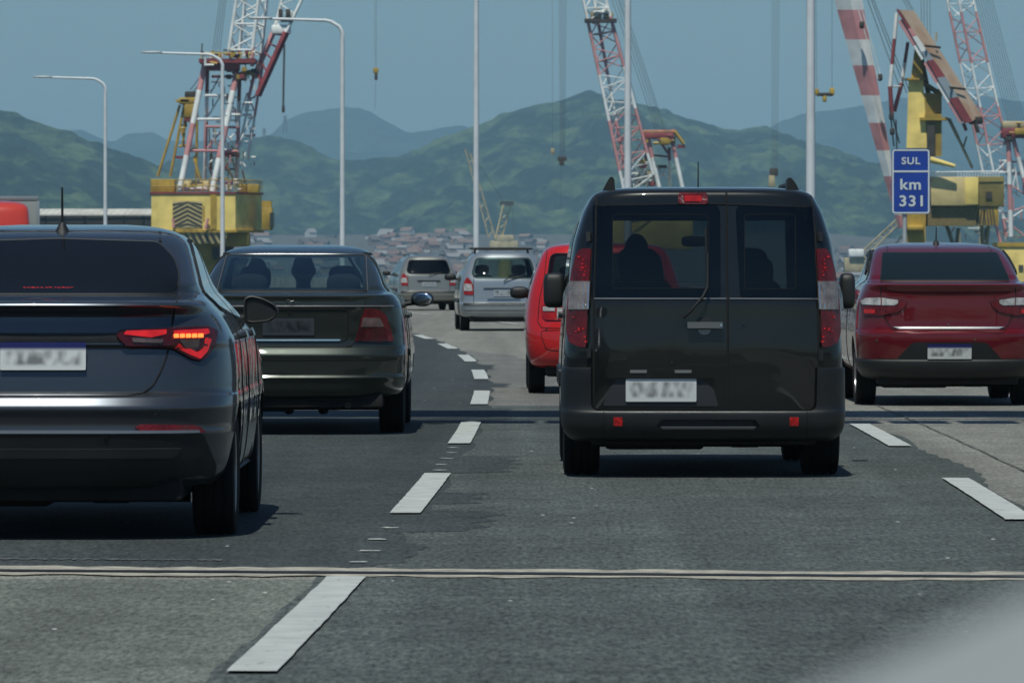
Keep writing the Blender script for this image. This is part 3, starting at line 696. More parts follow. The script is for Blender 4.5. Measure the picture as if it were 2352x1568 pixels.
M_hair = mat('dark hair', (0.010, 0.008, 0.007), 0.8, var=0.3, vscale=30)
M_skin = mat('brown skin', (0.12, 0.065, 0.042), 0.6, var=0.1)
def person(label, loc, shirt, s=1.0, turn=0.0, group=None):
    """seated person seen from behind: one remeshed surface from thighs to crown"""
    bm = bmesh.new()
    def ell(c, r, e=1.0):
        V, Fc = superell_geo(c, r, e, e, 18, 12); vs_ = [bm.verts.new(v) for v in V]
        for f in Fc:
            try: bm.faces.new([vs_[i] for i in f])
            except ValueError: pass
    def limb(a, b, r0, r1, n=7):
        a, b = Vector(a), Vector(b)
        for i in range(n): t = i / (n - 1); p = a.lerp(b, t); r = r0 + (r1 - r0) * t; ell(p, (r, r, r))
    ell((0, 0.02, 0.83), (0.078, 0.098, 0.12)); ell((0, -0.02, 0.86), (0.08, 0.09, 0.10)); ell((0, 0.055, 0.765), (0.055, 0.06, 0.06))   # skull, jaw
    ell((0, 0.118, 0.82), (0.016, 0.02, 0.03))                                             # nose
    for q in (-1, 1): ell((q * 0.084, 0.01, 0.825), (0.014, 0.022, 0.034))                   # ears
    limb((0, 0.0, 0.76), (0, -0.02, 0.62), 0.055, 0.062)
    ell((0, -0.01, 0.50), (0.185, 0.105, 0.16)); ell((0, 0.0, 0.30), (0.165, 0.11, 0.22)); ell((0, 0.0, 0.10), (0.175, 0.13, 0.13))
    for q in (-1, 1):
        limb((q * 0.06, -0.015, 0.60), (q * 0.185, -0.01, 0.555), 0.062, 0.066)
        limb((q * 0.195, 0.0, 0.54), (q * 0.225, 0.14, 0.32), 0.055, 0.042); limb((q * 0.225, 0.14, 0.32), (q * 0.15, 0.36, 0.38), 0.04, 0.03)
        ell((q * 0.14, 0.40, 0.385), (0.035, 0.05, 0.03))
        limb((q * 0.10, 0.05, 0.08), (q * 0.13, 0.46, 0.10), 0.085, 0.062); limb((q * 0.13, 0.46, 0.10), (q * 0.13, 0.55, -0.22), 0.058, 0.045)
    bmesh.ops.remove_doubles(bm, verts=bm.verts, dist=1e-5)
    me = bm_mesh('person', bm); o = new_obj('person', me, (), None, label, 'person', group)
    md = o.modifiers.new('r', 'REMESH'); md.mode = 'VOXEL'; md.voxel_size = 0.014
    md = o.modifiers.new('s', 'SMOOTH'); md.iterations = 4
    dg = bpy.context.evaluated_depsgraph_get(); dg.update(); m2 = bpy.data.meshes.new_from_object(o.evaluated_get(dg), depsgraph=dg); o.modifiers.clear(); o.data = m2; bpy.data.meshes.remove(me)
    m2.materials.clear()
    for m in (M_skin, M_hair, shirt): m2.materials.append(m)
    for p in m2.polygons:
        x, y, z = p.center; p.use_smooth = True
        p.material_index = 1 if (z > 0.80 and y < 0.055 and abs(x) < 0.082) or z > 0.905 else (0 if z > 0.665 or y > 0.34 and z > 0.30 else 2)
    o.location = loc; o.scale = (s, s, s); o.rotation_euler = (0, 0, turn)
    return o
M_shirt1 = mat('dark grey shirt', (0.03, 0.032, 0.036), 0.9, var=0.2); M_shirt2 = mat('navy shirt', (0.02, 0.024, 0.04), 0.9, var=0.2); M_shirt3 = mat('black shirt', (0.014, 0.014, 0.015), 0.9, var=0.2)

# ---------------------------------------------------------------- the black van
def build_van():
    c = Car('van', 'black boxy van with two rear doors and roof rail ends, in the middle lane', 35.3, 1.194, 0.0, 'van')
    zz = lambda zx, zy, y=0.07: c.loc(1256.7 + zx * 0.4784, 375.1 + zy * 0.4785, y)
    P = paint('black van paint', (0.0055, 0.006, 0.006), 0.1, 0.3, (0.10, 0.11, 0.115), 0.045)
    cl = mat('grey black bumper plastic', (0.009, 0.010, 0.011), 0.42, var=0.18, vscale=3, bump=0.15, bscale=200, rvar=0.08)
    rows = [(0.24, 0.14, 0.80, 4.05), (0.30, 0.075, 0.862, 4.12), (0.60, 0.05, 0.874, 4.15), (0.80, 0.045, 0.869, 4.12), (0.93, 0.05, 0.862, 3.9), (0.99, 0.053, 0.858, 3.42), (1.10, 0.056, 0.851, 3.28), (1.118, 0.062, 0.848, 3.26),
            (1.30, 0.085, 0.833, 3.05), (1.44, 0.105, 0.814, 2.88), (1.56, 0.125, 0.782, 2.72), (1.66, 0.142, 0.748, 2.58), (1.70, 0.150, 0.727, 2.52), (1.748, 0.158, 0.700, 2.45), (1.773, 0.168, 0.672, 2.38), (1.790, 0.19, 0.63, 2.33), (1.803, 0.25, 0.55, 2.28), (1.815, 0.42, 0.42, 2.1)]
    sh = Shell(rows, D=0.34, n=4.2, Df=0.5)
    lt = rect(*[f(zz(a, b, 0.1)[i] for a, b in ((315, 245), (775, 600))) for i in (0, 1) for f in (min, max)], 0.02)
    rt = rect(*[f(zz(a, b, 0.1)[i] for a, b in ((948, 245), (1193, 602))) for i in (0, 1) for f in (min, max)], 0.02)
    cab = [(-0.66, 1.14), (0.66, 1.14), (0.62, 1.62), (-0.62, 1.62)]
    c.body(sh, P, wheels=[(0.78, 0.31), (3.36, 0.31)], wr=0.36, tunnels=[(lt, -1, 0.6), (rt, -1, 0.6), (cab, 0.32, 6)],
           sidecuts=[roundpoly([(0.55, 1.17), (1.5, 1.15), (1.5, 1.58), (0.62, 1.58)], 0.06), roundpoly([(1.62, 1.15), (2.95, 1.08), (2.55, 1.55), (1.62, 1.58)], 0.06)])
    gl = glass('van rear glass', (0.37, 0.385, 0.395)); tint = glass('van side glass', (0.35, 0.37, 0.38))
    for nm, poly, inr in (('rear_window', [zz(222, 200, .1), zz(832, 198, .1), zz(832, 648, .1), zz(216, 648, .1)], lt), ('rear_window', [zz(905, 202, .1), zz(1278, 206, .1), zz(1296, 652, .1), zz(925, 652, .1)], rt)):
        w = c.patch(nm, roundpoly(poly, [0.02, 0.06, 0.035, 0.02] if inr is lt else [0.05, 0.02, 0.02, 0.045]), gl, 0.005, 0.004)
        c.seam(inr, 0.002, M_gap, closed=True, name='window_band', off=0.006, parent=w)
        c.seam([(inr[0][0], (inr[0][1] + 0.02)), (inr[len(inr)//2][0], (inr[0][1] + 0.02))], 0.0012, M_gap, name='heating_wire', off=0.004, parent=w)
    for f in ('left', 'right'):
        c.patch('side_window', roundpoly([(0.52, 1.15), (1.52, 1.13), (1.52, 1.60), (0.60, 1.60)], 0.06), tint, 0.004, 0.004, f); c.patch('side_window', roundpoly([(1.6, 1.13), (2.97, 1.06), (2.57, 1.57), (1.6, 1.60)], 0.06), tint, 0.004, 0.004, f)
    c.patch('windscreen', roundpoly([(-0.68, 1.12), (0.68, 1.12), (0.63, 1.64), (-0.63, 1.64)], 0.06), glass('windscreen glass', (0.80, 0.86, 0.84)), 0.004, 0.004, 'front')
    # door edges, waist strip
    zl = lambda a, b: zz(a, b, 0.07)
    dl, dr = zl(225, 0)[0], zl(1303, 0)[0]; dm = zl(868, 0)[0]; zb = 0.43; zt = zl(0, 118)[1]
    c.seam([(dm, zb), (dm - 0.002, 1.1), (dm - 0.006, 1.5), (dm - 0.006, 1.775)], 0.0065)
    c.seam([(dl + 0.0, zb), (dl, 1.1), (dl + 0.012, 1.5), (dl + 0.016, zl(0, 205)[1])], 0.0065); c.seam([(dr, zb), (dr, 1.1), (dr - 0.015, 1.5), (dr - 0.03, zl(0, 212)[1])], 0.0065)
    c.seam([(dl + 0.016, zl(0, 203)[1]), (0, zl(0, 193)[1]), (dr - 0.03, zl(0, 210)[1])], 0.006)
    c.seam([(dl + 0.018, zl(0, 205)[1]), (dl + 0.02, zl(0, 150)[1])], 0.006); c.seam([(dr - 0.03, zl(0, 205)[1]), (dr - 0.035, zl(0, 155)[1])], 0.006)
    c.patch('waist_trim', [(dl, 1.112), (dm - 0.01, 1.112), (dm - 0.01, 1.121), (dl, 1.121)], M_chrome and mat('grey waist edge', (0.13, 0.135, 0.14), 0.35, 0.6), 0.006, 0.008)
    c.patch('waist_trim', [(dm + 0.01, 1.112), (dr, 1.110), (dr, 1.119), (dm + 0.01, 1.121)], mat('grey waist edge', (0.30, 0.31, 0.32)), 0.006, 0.008)
    for a, b in ((205, 355), (205, 910)): 
        x, z = zl(a, b); c.patch('hinge', rect(x - 0.012, x + 0.012, z - 0.03, z + 0.03, 0.006), M_black, 0.02, 0.03); x, z = zl(1322, b + 12 if b > 500 else b); c.patch('hinge', rect(x - 0.026, x - 0.002, z - 0.03, z + 0.03, 0.006), M_black, 0.02, 0.03)
    # tail lamps
    right = [zz(1288, 412, .12), zz(1330, 412, .14), zz(1352, 440, .15), zz(1372, 520, .16), zz(1386, 620, .17), zz(1394, 730, .17), zz(1396, 815, .17), zz(1384, 858, .16), zz(1345, 880, .14), zz(1312, 883, .12), zz(1308, 760, .12), zz(1300, 590, .12), zz(1292, 500, .12)]
    zA, zB = zz(0, 568)[1], zz(0, 704)[1]
    for s in (1, -1):
        f = (lambda p: p) if s > 0 else mirror
        lamp = c.patch('tail_light', f(roundpoly(right, 0.012, 3)), M_red, 0.022, 0.03)
        xi = 0.705
        wpoly = [(xi + 0.004, zB + 0.004), (0.852, zB + 0.004), (0.848, (zA + zB) / 2 + 0.01), (0.815, zA), (xi - 0.004, zA)]
        c.patch('clear_section', f(wpoly), lens('ribbed clear lamp', (0.19, 0.165, 0.165), scale=70, ribs=1.0, rough=0.05), 0.027, 0.008, parent=lamp)
        for k in range(4): c.seam(f([(xi + 0.018 + 0.028 * k, zB + 0.01), (xi + 0.013 + 0.028 * k, zA - 0.01)]), 0.005, M_chrome, off=0.026, name='rib', parent=lamp)
        rg = random.Random(11)
        for k in range(16):
            fx, fz = (rg.uniform(0.725, 0.815), zB - rg.uniform(0.03, 0.20)) if k < 7 else (rg.uniform(0.722, 0.762), zA + rg.uniform(0.03, 0.15)); q = rg.uniform(0.004, 0.009)
            c.patch('lamp_facet', f([(fx - q, fz), (fx, fz - q), (fx + q, fz), (fx, fz + q)]), lens('deep red facet', (0.34, 0.006, 0.006), emit=0.12, scale=60, ribs=1.0, ecol=(1.0, 0.02, 0.02)), 0.026, 0.008, parent=lamp)
        c.seam(f([(0.722, zB - 0.20), (0.725, zB - 0.02)]), 0.003, M_gap, off=0.023, name='rib', parent=lamp); c.seam(f([(0.835, zB - 0.17), (0.848, zB - 0.02)]), 0.003, M_gap, off=0.023, name='rib', parent=lamp)
        c.seam(f(right), 0.005, M_gap, closed=True, off=0.004, parent=lamp, name='lamp_gap')
    # high brake lamp
    (x0, z1), (x1, z0) = zz(627, 150, .17), zz(771, 199, .17)
    b = c.patch('brake_light', roundpoly([(x0, z0), (x1, z0), (x1, z1), (x0, z1)], 0.022), M_red, 0.03, 0.05); c.patch('brake_lens', rect(x0 + 0.04, x1 - 0.04, z0 + 0.015, z1 - 0.015, 0.01), lens('deep red facet', (0.42, 0.01, 0.008)), 0.034, 0.008, parent=b)
    # bumper and corner cladding
    bs = Shell([(0.225, 0.14, 0.80, 4), (0.245, 0.06, 0.835, 4), (0.29, 0.02, 0.872, 4), (0.34, 0.004, 0.886, 4), (0.40, 0.0, 0.890, 4), (0.418, 0.006, 0.891, 4), (0.428, 0.02, 0.891, 4), (0.46, 0.025, 0.890, 4), (0.66, 0.02, 0.888, 4), (0.683, 0.022, 0.886, 4), (0.69, 0.035, 0.875, 4)], D=0.34, n=4.0)
    o = new_obj('bumper', bs.mesh('bumper', y_end=0.40), cl)
    cut = roundpoly([(-0.700, 0.4205), (0.700, 0.4205), (0.708, 0.80), (-0.708, 0.80)], [0.045, 0.045, 0, 0], 6)
    slot = roundpoly([zz(548, 1228), zz(1000, 1228), zz(1022, 1264), zz(520, 1264)], 0.008)
    boolean(o, [prism('cut', cut, -1, 0.39, cl), prism('cut', slot, -1, 0.05, cl)]); o.parent = c.root
    c.patch('bumper_slot', [zz(545, 1262), zz(1000, 1262), zz(992, 1272), zz(552, 1272)], mat('grey bumper edge', (0.09, 0.095, 0.10), 0.45), 0.006, 0.01, sh=bs)
    for a in (318, 1161):
        (x0, z1), (x1, z0) = zz(a - 3, 1213), zz(a + 47, 1260); r = c.patch('reflector_frame', rect(x0, x1, z0, z1, 0.004), M_black, 0.004, 0.01, sh=bs)
        c.patch('reflector', rect(x0 + 0.005, x1 - 0.005, z0 + 0.005, z1 - 0.005, 0.004), lens('bright red reflector', (0.55, 0.012, 0.012), scale=160, ribs=0.9), 0.010, 0.01, sh=bs, parent=r)
    for zx in (272, 1247): x = zz(zx, 0)[0]; c.seam([(x, 0.25), (x, 0.416)], 0.003, off=0.001, sh=bs)
    # plate niche
    nic = roundpoly([zz(268, 1162), zz(822, 1164), zz(800, 1085), zz(740, 1032), zz(340, 1030), zz(295, 1085)], 0.015)
    c.patch('plate_niche', nic, mat('dull plate niche', (0.028, 0.030, 0.036), 0.5, var=0.2), 0.004, 0.008)
    c.patch('niche_lip', [zz(285, 1030), zz(370, 985), zz(720, 985), zz(800, 1025), zz(740, 1030), zz(340, 1028)], P, 0.022, 0.03)
    for a in (398, 612): (x0, z1), (x1, z0) = zz(a, 990), zz(a + 80, 1004); c.patch('plate_light', rect(x0, x1, z0, z1, 0.003), mat('plate lamp glass', (0.16, 0.165, 0.17), 0.3), 0.028, 0.01)
    (x0, z1), (x1, z0) = zz(378, 1032), zz(716, 1142); c.plate((x0 + x1) / 2, (z0 + z1) / 2, x1 - x0, z1 - z0, None, 0.014, (0.60, 0.61, 0.62))
    # handle in its round recess
    hx, hz = zz(755, 780); r = 0.058
    c.patch('handle_recess', [(hx + r * math.cos(t) * 0.95, hz + r * math.sin(t)) for t in [2 * math.pi * k / 24 for k in range(24)]], M_black, 0.002, 0.01)
    c.patch('lit_recess_floor', [(hx - 0.042, hz - 0.021), (hx + 0.042, hz - 0.021)] + [(hx + 0.042 * math.cos(t), hz - 0.021 - 0.034 * math.sin(t)) for t in [math.pi * k / 10 for k in range(1, 10)]], mat('sunlit recess tone', (0.34, 0.34, 0.33), 0.5), 0.006, 0.008)  # sunlight on the bottom of the recess, put in as a pale colour
    (x0, z1), (x1, z0) = zz(672, 762), zz(842, 794); h = c.patch('door_handle', rect(x0, x1, z0 + 0.002, z1, 0.006), mat('grey handle', (0.10, 0.105, 0.11), 0.4), 0.045, 0.035)
    c.patch('lock', [(x1 - 0.012 + 0.006 * math.cos(t), (z0 + z1) / 2 + 0.006 * math.sin(t)) for t in [2 * math.pi * k / 10 for k in range(10)]], M_chrome, 0.048, 0.006, parent=h)
    for a, b in ((598, 955), (940, 768), (655, 735)): x, z = zz(a, b); c.patch('rivet', [(x + 0.008 * math.cos(t), z + 0.008 * math.sin(t)) for t in [2 * math.pi * k / 10 for k in range(10)]], M_black, 0.012, 0.014)
    # wiper
    w3 = lambda a, b, e: (lambda p: (p[0], c.sh.rear(p[0], p[1]) - e, p[1]))(zz(a, b, 0.1))
    wp = tube('wiper', [w3(655, 738, .03), w3(690, 705, .05), w3(745, 640, .055), w3(768, 595, .05), w3(770, 430, .045)], 0.009, M_black, c.root); tube('wiper_blade', [w3(762, 305, .02), w3(763, 420, .02), w3(768, 590, .02)], 0.007, M_black, wp)
    # roof rail ends, antenna, mirrors
    for s, pts in ((-1, [(258, 140), (285, 88), (300, 62), (312, 60), (322, 72), (326, 140)]), (1, [(1150, 135), (1149, 75), (1158, 62), (1170, 66), (1190, 92), (1215, 143)])):
        o = prism('roof_rail_end', roundpoly([zz(a, b + 6, 0.6) for a, b in pts], 0.012), 0.48, 0.72, M_black, c.root); 
        xm = sum(zz(a, b, 0.6)[0] for a, b in pts) / 6; tube('roof_rail', [(xm, 0.6, 1.79), (xm * 0.99, 0.9, 1.835), (xm * 0.99, 1.9, 1.835), (xm, 2.15, 1.79)], 0.016, M_black, o)
    x, z = zz(725, 0, 2.0); c.antenna(x, 2.0, 1.79, zz(0, -8, 2.0)[1] - 1.79, -0.02, 0.005)
    for s, a0, a1, b0, b1 in ((-1, -18, 84, 525, 693), (1, 1402, 1478, 527, 698)):
        (x0, z1), (x1, z0) = zz(a0, b0, 2.7), zz(a1, b1, 2.7); xa = abs((x0 + x1) / 2)
        c.wing_mirror(xa, 2.7, (z0 + z1) / 2, abs(x1 - x0) / 2, (z1 - z0) / 2, s, False, 0.09, M_black, 0.45, 0.5)
    c.patch('fuel_cap', rect(0.9, 1.08, 0.86, 1.02, 0.02), P, 0.004, 0.01, 'left')
    for f in ('left', 'right'):
        c.seam([(0.45, 1.10), (1.5, 1.10), (1.5, 0.35)], 0.005, face=f); c.patch('side_rub_strip', rect(1.1, 3.0, 0.55, 0.66, 0.02), cl, 0.02, 0.03, f)
        c.patch('door_handle', rect(1.66, 1.86, 0.98, 1.02, 0.015), M_black, 0.035, 0.03, f)
    c.wheels((0.78, 3.36), 0.755, 0.31, 0.23, 0.19, rim=mat('dark steel wheel', (0.06, 0.06, 0.062), 0.5, 0.5))
    c.under(0.70, 0.16, 3.9, 0.205, None)
    for y, h in ((1.5, 0.5), (2.35, 0.6)):
        for x in (-0.36, 0.36): c.seat(x, y, 0.62, 0.62 if y > 2 else 0.56, 0.25)
    superell('dashboard', (0, 3.25, 1.0), (0.68, 0.25, 0.16), M_int, c.root, 0.5, 0.4)
    (x0, z1), (x1, z0) = zz(645, 348, 2.75), zz(765, 400, 2.75); superell('rear_view_mirror', ((x0 + x1) / 2, 2.75, (z0 + z1) / 2), ((x1 - x0) / 2, 0.03, (z1 - z0) / 2), M_int, c.root, 0.5, 0.5)
    person('driver in the black van, dark hair, seen through its left rear window', (c.xc - 0.37, c.d + 2.42, 0.575), M_shirt3, 1.0)
    return c
van = build_van()

def tail_pair(c, poly, m, off=0.012, thick=0.02, gap=True, name='tail_light', rnd=0.008):
    res = []
    for s in (1, -1):
        p = roundpoly(poly, rnd, 3); p = p if s > 0 else mirror(p)
        o = c.patch(name, p, m, off, thick); res.append(o)
        if gap: c.seam(p, 0.004, M_gap, closed=True, parent=o, name='lamp_gap')
    return res
def sub_pair(c, lamps, poly, m, off=0.018, thick=0.01, name='lamp_section', rnd=0.004):
    for s, l in zip((1, -1), lamps):
        p = roundpoly(poly, rnd, 3) if rnd else poly; c.patch(name, p if s > 0 else mirror(p), m, off, thick, parent=l)

# ---------------------------------------------------------------- dark grey sedan, near left
def build_near_sedan():
    c = Car('sedan', 'dark grey sedan with lit angular tail lights, cut by the left edge', 27.2, -2.25, 0.0)
    zz = lambda zx, zy, y=0.08: c.loc(zx * 0.49026, 487.7 + zy * 0.49026, y)
    P = paint('dark graphite paint', (0.062, 0.068, 0.083), 0.70, 0.30, dustiness=0.03)
    rows = [(0.24, 0.25, 0.66, 4.2), (0.265, 0.14, 0.78, 4.3), (0.33, 0.07, 0.835, 4.34), (0.48, 0.035, 0.858, 4.36), (0.525, 0.022, 0.862, 4.36), (0.545, 0.030, 0.863, 4.36), (0.61, 0.016, 0.867, 4.35), (0.636, 0.003, 0.868, 4.34), (0.644, 0.0035, 0.869, 4.33), (0.660, 0.012, 0.869, 4.33), (0.678, 0.0235, 0.869, 4.32), (0.697, 0.0375, 0.868, 4.3),
            (0.704, 0.062, 0.866, 4.29), (0.72, 0.085, 0.865, 4.28), (0.76, 0.090, 0.864, 4.25), (0.85, 0.108, 0.860, 4.1), (0.93, 0.125, 0.852, 3.75), (0.945, 0.112, 0.850, 3.65), (1.02, 0.125, 0.825, 3.28), (1.075, 0.135, 0.800, 3.12), (1.112, 0.085, 0.778, 3.05), (1.132, 0.045, 0.765, 3.02), (1.146, 0.055, 0.756, 3.0), (1.158, 0.14, 0.745, 2.98),
            (1.172, 0.32, 0.735, 2.95), (1.19, 0.48, 0.722, 2.92), (1.225, 0.55, 0.706, 2.86), (1.30, 0.72, 0.680, 2.75), (1.39, 0.93, 0.647, 2.62), (1.44, 1.05, 0.62, 2.54), (1.475, 1.15, 0.58, 2.48), (1.503, 1.33, 0.51, 2.42), (1.522, 1.60, 0.41, 2.38), (1.532, 1.9, 0.28, 2.3)]
    rows = [(z, yr, w * (1.045 if z < 1.0 else 1.045 - 0.045 * min(1, (z - 1.0) / 0.2)), yf) for z, yr, w, yf in rows]
    sh = Shell(rows, D=0.78, n=3.2, Df=0.8, zdeck=1.19, Dtop=0.34, ntop=4.0)
    c.body(sh, P, wheels=[(0.86, 0.31), (3.38, 0.31)], wr=0.355)
    dark = mat('blackened window glass', (0.006, 0.007, 0.009), 0.04, spec=0.22)
    gl = roundpoly([zz(-600, 385, .52), zz(828, 384, .52), zz(842, 300, .75), zz(822, 215, 1.0), zz(750, 140, 1.24), zz(300, 126, 1.28)], [0, 0.05, 0.03, 0.05, 0.03, 0], 4)
    gx = [p for p in gl if p[0] > 0]; gl = [(-x, z) for x, z in gx[::-1]] + gx; gl = sorted(gx, key=lambda p: p[1]); gl = gl + [(-x, z) for x, z in gl[::-1]]
    w = c.patch('rear_window', gl, dark, 0.004, 0.006)
    c.seam(gl, 0.006, M_rubber, closed=True, parent=w, name='window_rubber')
    # diode brake strip behind the glass
    for k in range(12):
        x, z = zz(120 + 20.4 * k, 361, 0.60); c.patch('brake_diode', rect(x - 0.007, x + 0.007, z - 0.0035, z + 0.0035), M_dot, 0.009, 0.01, parent=w)
    # boot lid edge
    b = lambda a, d_, y=0.09: zz(a, d_, y)
    edge = [b(835, 392, .3), b(806, 480), b(796, 545), b(790, 620), b(770, 690), b(748, 750), b(715, 810), b(670, 845), b(600, 860)]
    for s in (1, -1): c.seam([(s * x, z) for x, z in edge] + [(0, edge[-1][1])], 0.005)
    c.seam([(0.62, 1.19), (0.60, 1.22), (0.62, 1.30), (0.55, 1.44)], 0.0001)
    tail = [b(540, 580), b(562, 552), b(700, 547), b(790, 546, .12), b(900, 541, .18), b(960, 540, .22), b(1003, 560, .26), b(992, 628, .25), b(962, 676, .22), b(930, 698, .2), b(893, 690, .17), b(800, 640, .13), b(760, 640), b(610, 634), b(575, 615)]
    L = tail_pair(c, tail, lens('dark red lamp', (0.055, 0.002, 0.003), scale=120, ribs=0.3), 0.014, 0.03)
    arms = [[b(575, 575), b(585, 558), b(768, 555), b(768, 575), b(700, 590)], [b(805, 632, .13), b(880, 672, .16), b(925, 690, .2), b(955, 655, .22), b(972, 600, .23), b(950, 592, .22), b(935, 640, .2), b(910, 660, .18), b(830, 615, .14)], [b(800, 560, .13), b(955, 553, .22), b(965, 572, .23), b(945, 580, .21), b(810, 580, .13)]]
    for a in arms: sub_pair(c, L, a, lens('glowing red lamp', (0.45, 0.01, 0.012), emit=0.28, scale=140, ribs=0.2, ecol=(1.0, 0.03, 0.03)), 0.019, 0.01, 'light_bar')
    sub_pair(c, L, [b(612, 592), b(755, 597), b(750, 615), b(618, 610)], M_smoke, 0.019, 0.01, 'reversing_light'); sub_pair(c, L, [b(826, 602, .13), b(920, 598, .19), b(912, 640, .18), b(893, 650, .16)], M_smoke, 0.019, 0.01, 'indicator')
    for k in range(5): sub_pair(c, L, [b(803 + 27.5 * k, 576, .13 + .018 * k), b(822 + 27.5 * k, 576, .13 + .018 * k), b(824 + 27.5 * k, 592, .13 + .018 * k), b(805 + 27.5 * k, 592, .13 + .018 * k)], M_led, 0.023, 0.008, 'lit_segment', 0)
    # plate in a dark niche, badge strip
    c.patch('plate_niche', roundpoly([(-0.42, 0.925), (0.42, 0.925), (0.47, 1.00), (-0.47, 1.00)], 0.02), M_black, 0.004, 0.008)
    (x1, z0) = b(392, 740); c.plate(0.0, z0 + 0.065, 0.41, 0.135, (0.008, 0.012, 0.10), 0.022, (0.60, 0.61, 0.62))
    c.patch('boot_button', rect(0.02, 0.07, 0.955, 0.965, 0.004), M_gap, 0.012, 0.01)
    for s in (1, -1):
        r = [b(630, 1005, .05), b(660, 992, .05), b(900, 996, .1), b(935, 1008, .12), b(960, 1032, .13), b(900, 1034, .1), b(660, 1026, .05)]
        c.patch('reflector', r if s > 0 else mirror(r), M_reflex, 0.006, 0.012)
    c.patch('bumper_trim', rect(-0.74, 0.74, 0.522, 0.531), mat('thin grey trim', (0.25, 0.25, 0.26), 0.3, 0.7), 0.010, 0.012)
    low = roundpoly([(-0.80, 0.27), (0.80, 0.27), (0.815, 0.36), (0.76, 0.518), (-0.76, 0.518), (-0.815, 0.36)], 0.02)
    df = c.patch('diffuser', low, M_black, 0.006, 0.012); c.patch('diffuser_ridge', roundpoly([(-0.62, 0.405), (0.62, 0.405), (0.66, 0.45), (-0.66, 0.45)], 0.01), M_black, 0.022, 0.02, parent=df)
    x, z = b(500, 1055); c.patch('parking_sensor', [(x + 0.011 * math.cos(t), z + 0.011 * math.sin(t)) for t in [2 * math.pi * k / 12 for k in range(12)]], M_gap, 0.010, 0.008)
    # right and left flank
    sg = mat('side window reflecting', (0.010, 0.012, 0.014), 0.02, 0.0, 1.0, spec=0.7)
    for f in ('right', 'left'):
        c.patch('side_window', roundpoly([(1.02, 1.20), (1.15, 1.13), (1.82, 1.075), (1.82, 1.42), (1.62, 1.425), (1.35, 1.36)], 0.03), sg, 0.004, 0.006, f)
        c.patch('side_window', roundpoly([(1.88, 1.07), (2.85, 1.03), (2.45, 1.37), (2.2, 1.42), (1.88, 1.425)], 0.03), sg, 0.004, 0.006, f)
        c.seam([(0.98, 1.19), (1.33, 1.385), (1.62, 1.45), (2.2, 1.445), (2.5, 1.385), (2.95, 1.02)], 0.010, M_black, f, 'window_frame'); c.seam([(0.98, 1.19), (1.15, 1.105), (2.9, 1.01)], 0.009, M_black, f, 'window_frame')
        c.seam([(1.28, 1.09), (1.22, 0.75), (1.30, 0.45), (1.45, 0.30)], 0.004, face=f); c.seam([(1.86, 1.06), (1.90, 0.6), (1.86, 0.30)], 0.004, face=f); c.seam([(2.92, 1.0), (3.0, 0.7), (2.92, 0.30)], 0.004, face=f)
        for y in (1.32, 2.02): c.patch('door_handle', rect(y, y + 0.2, 0.955, 0.99, 0.015), P, 0.04, 0.035, f)
        c.patch('sill', rect(1.25, 2.95, 0.25, 0.30), M_black, 0.012, 0.02, f)
    mp = [zz(a, b_, 2.6) for a, b_ in ((1148, 512), (1142, 455), (1146, 398), (1176, 386), (1232, 400), (1288, 428), (1311, 458), (1302, 488), (1262, 514), (1172, 521))]; c.shaped_mirror(mp, 2.55, 1); c.shaped_mirror(mp, 2.55, -1)
    x, z = zz(290, 50, 1.75); c.antenna(0.0, 1.27, 1.495, 0.22, -0.06, 0.007)
    c.wheels((0.86, 3.38), 0.79, 0.31, 0.21, 0.215)
    c.under(0.66, 0.2, 4.0, 0.19, None)
    for a in (740,): x, z = zz(755, 110, 1.35); [c.seam([(s * 0.50, 1.44), (s * 0.485, 1.49)], 0.008, M_rubber, name='roof_ditch') for s in (1, -1)]
    return c
build_near_sedan()

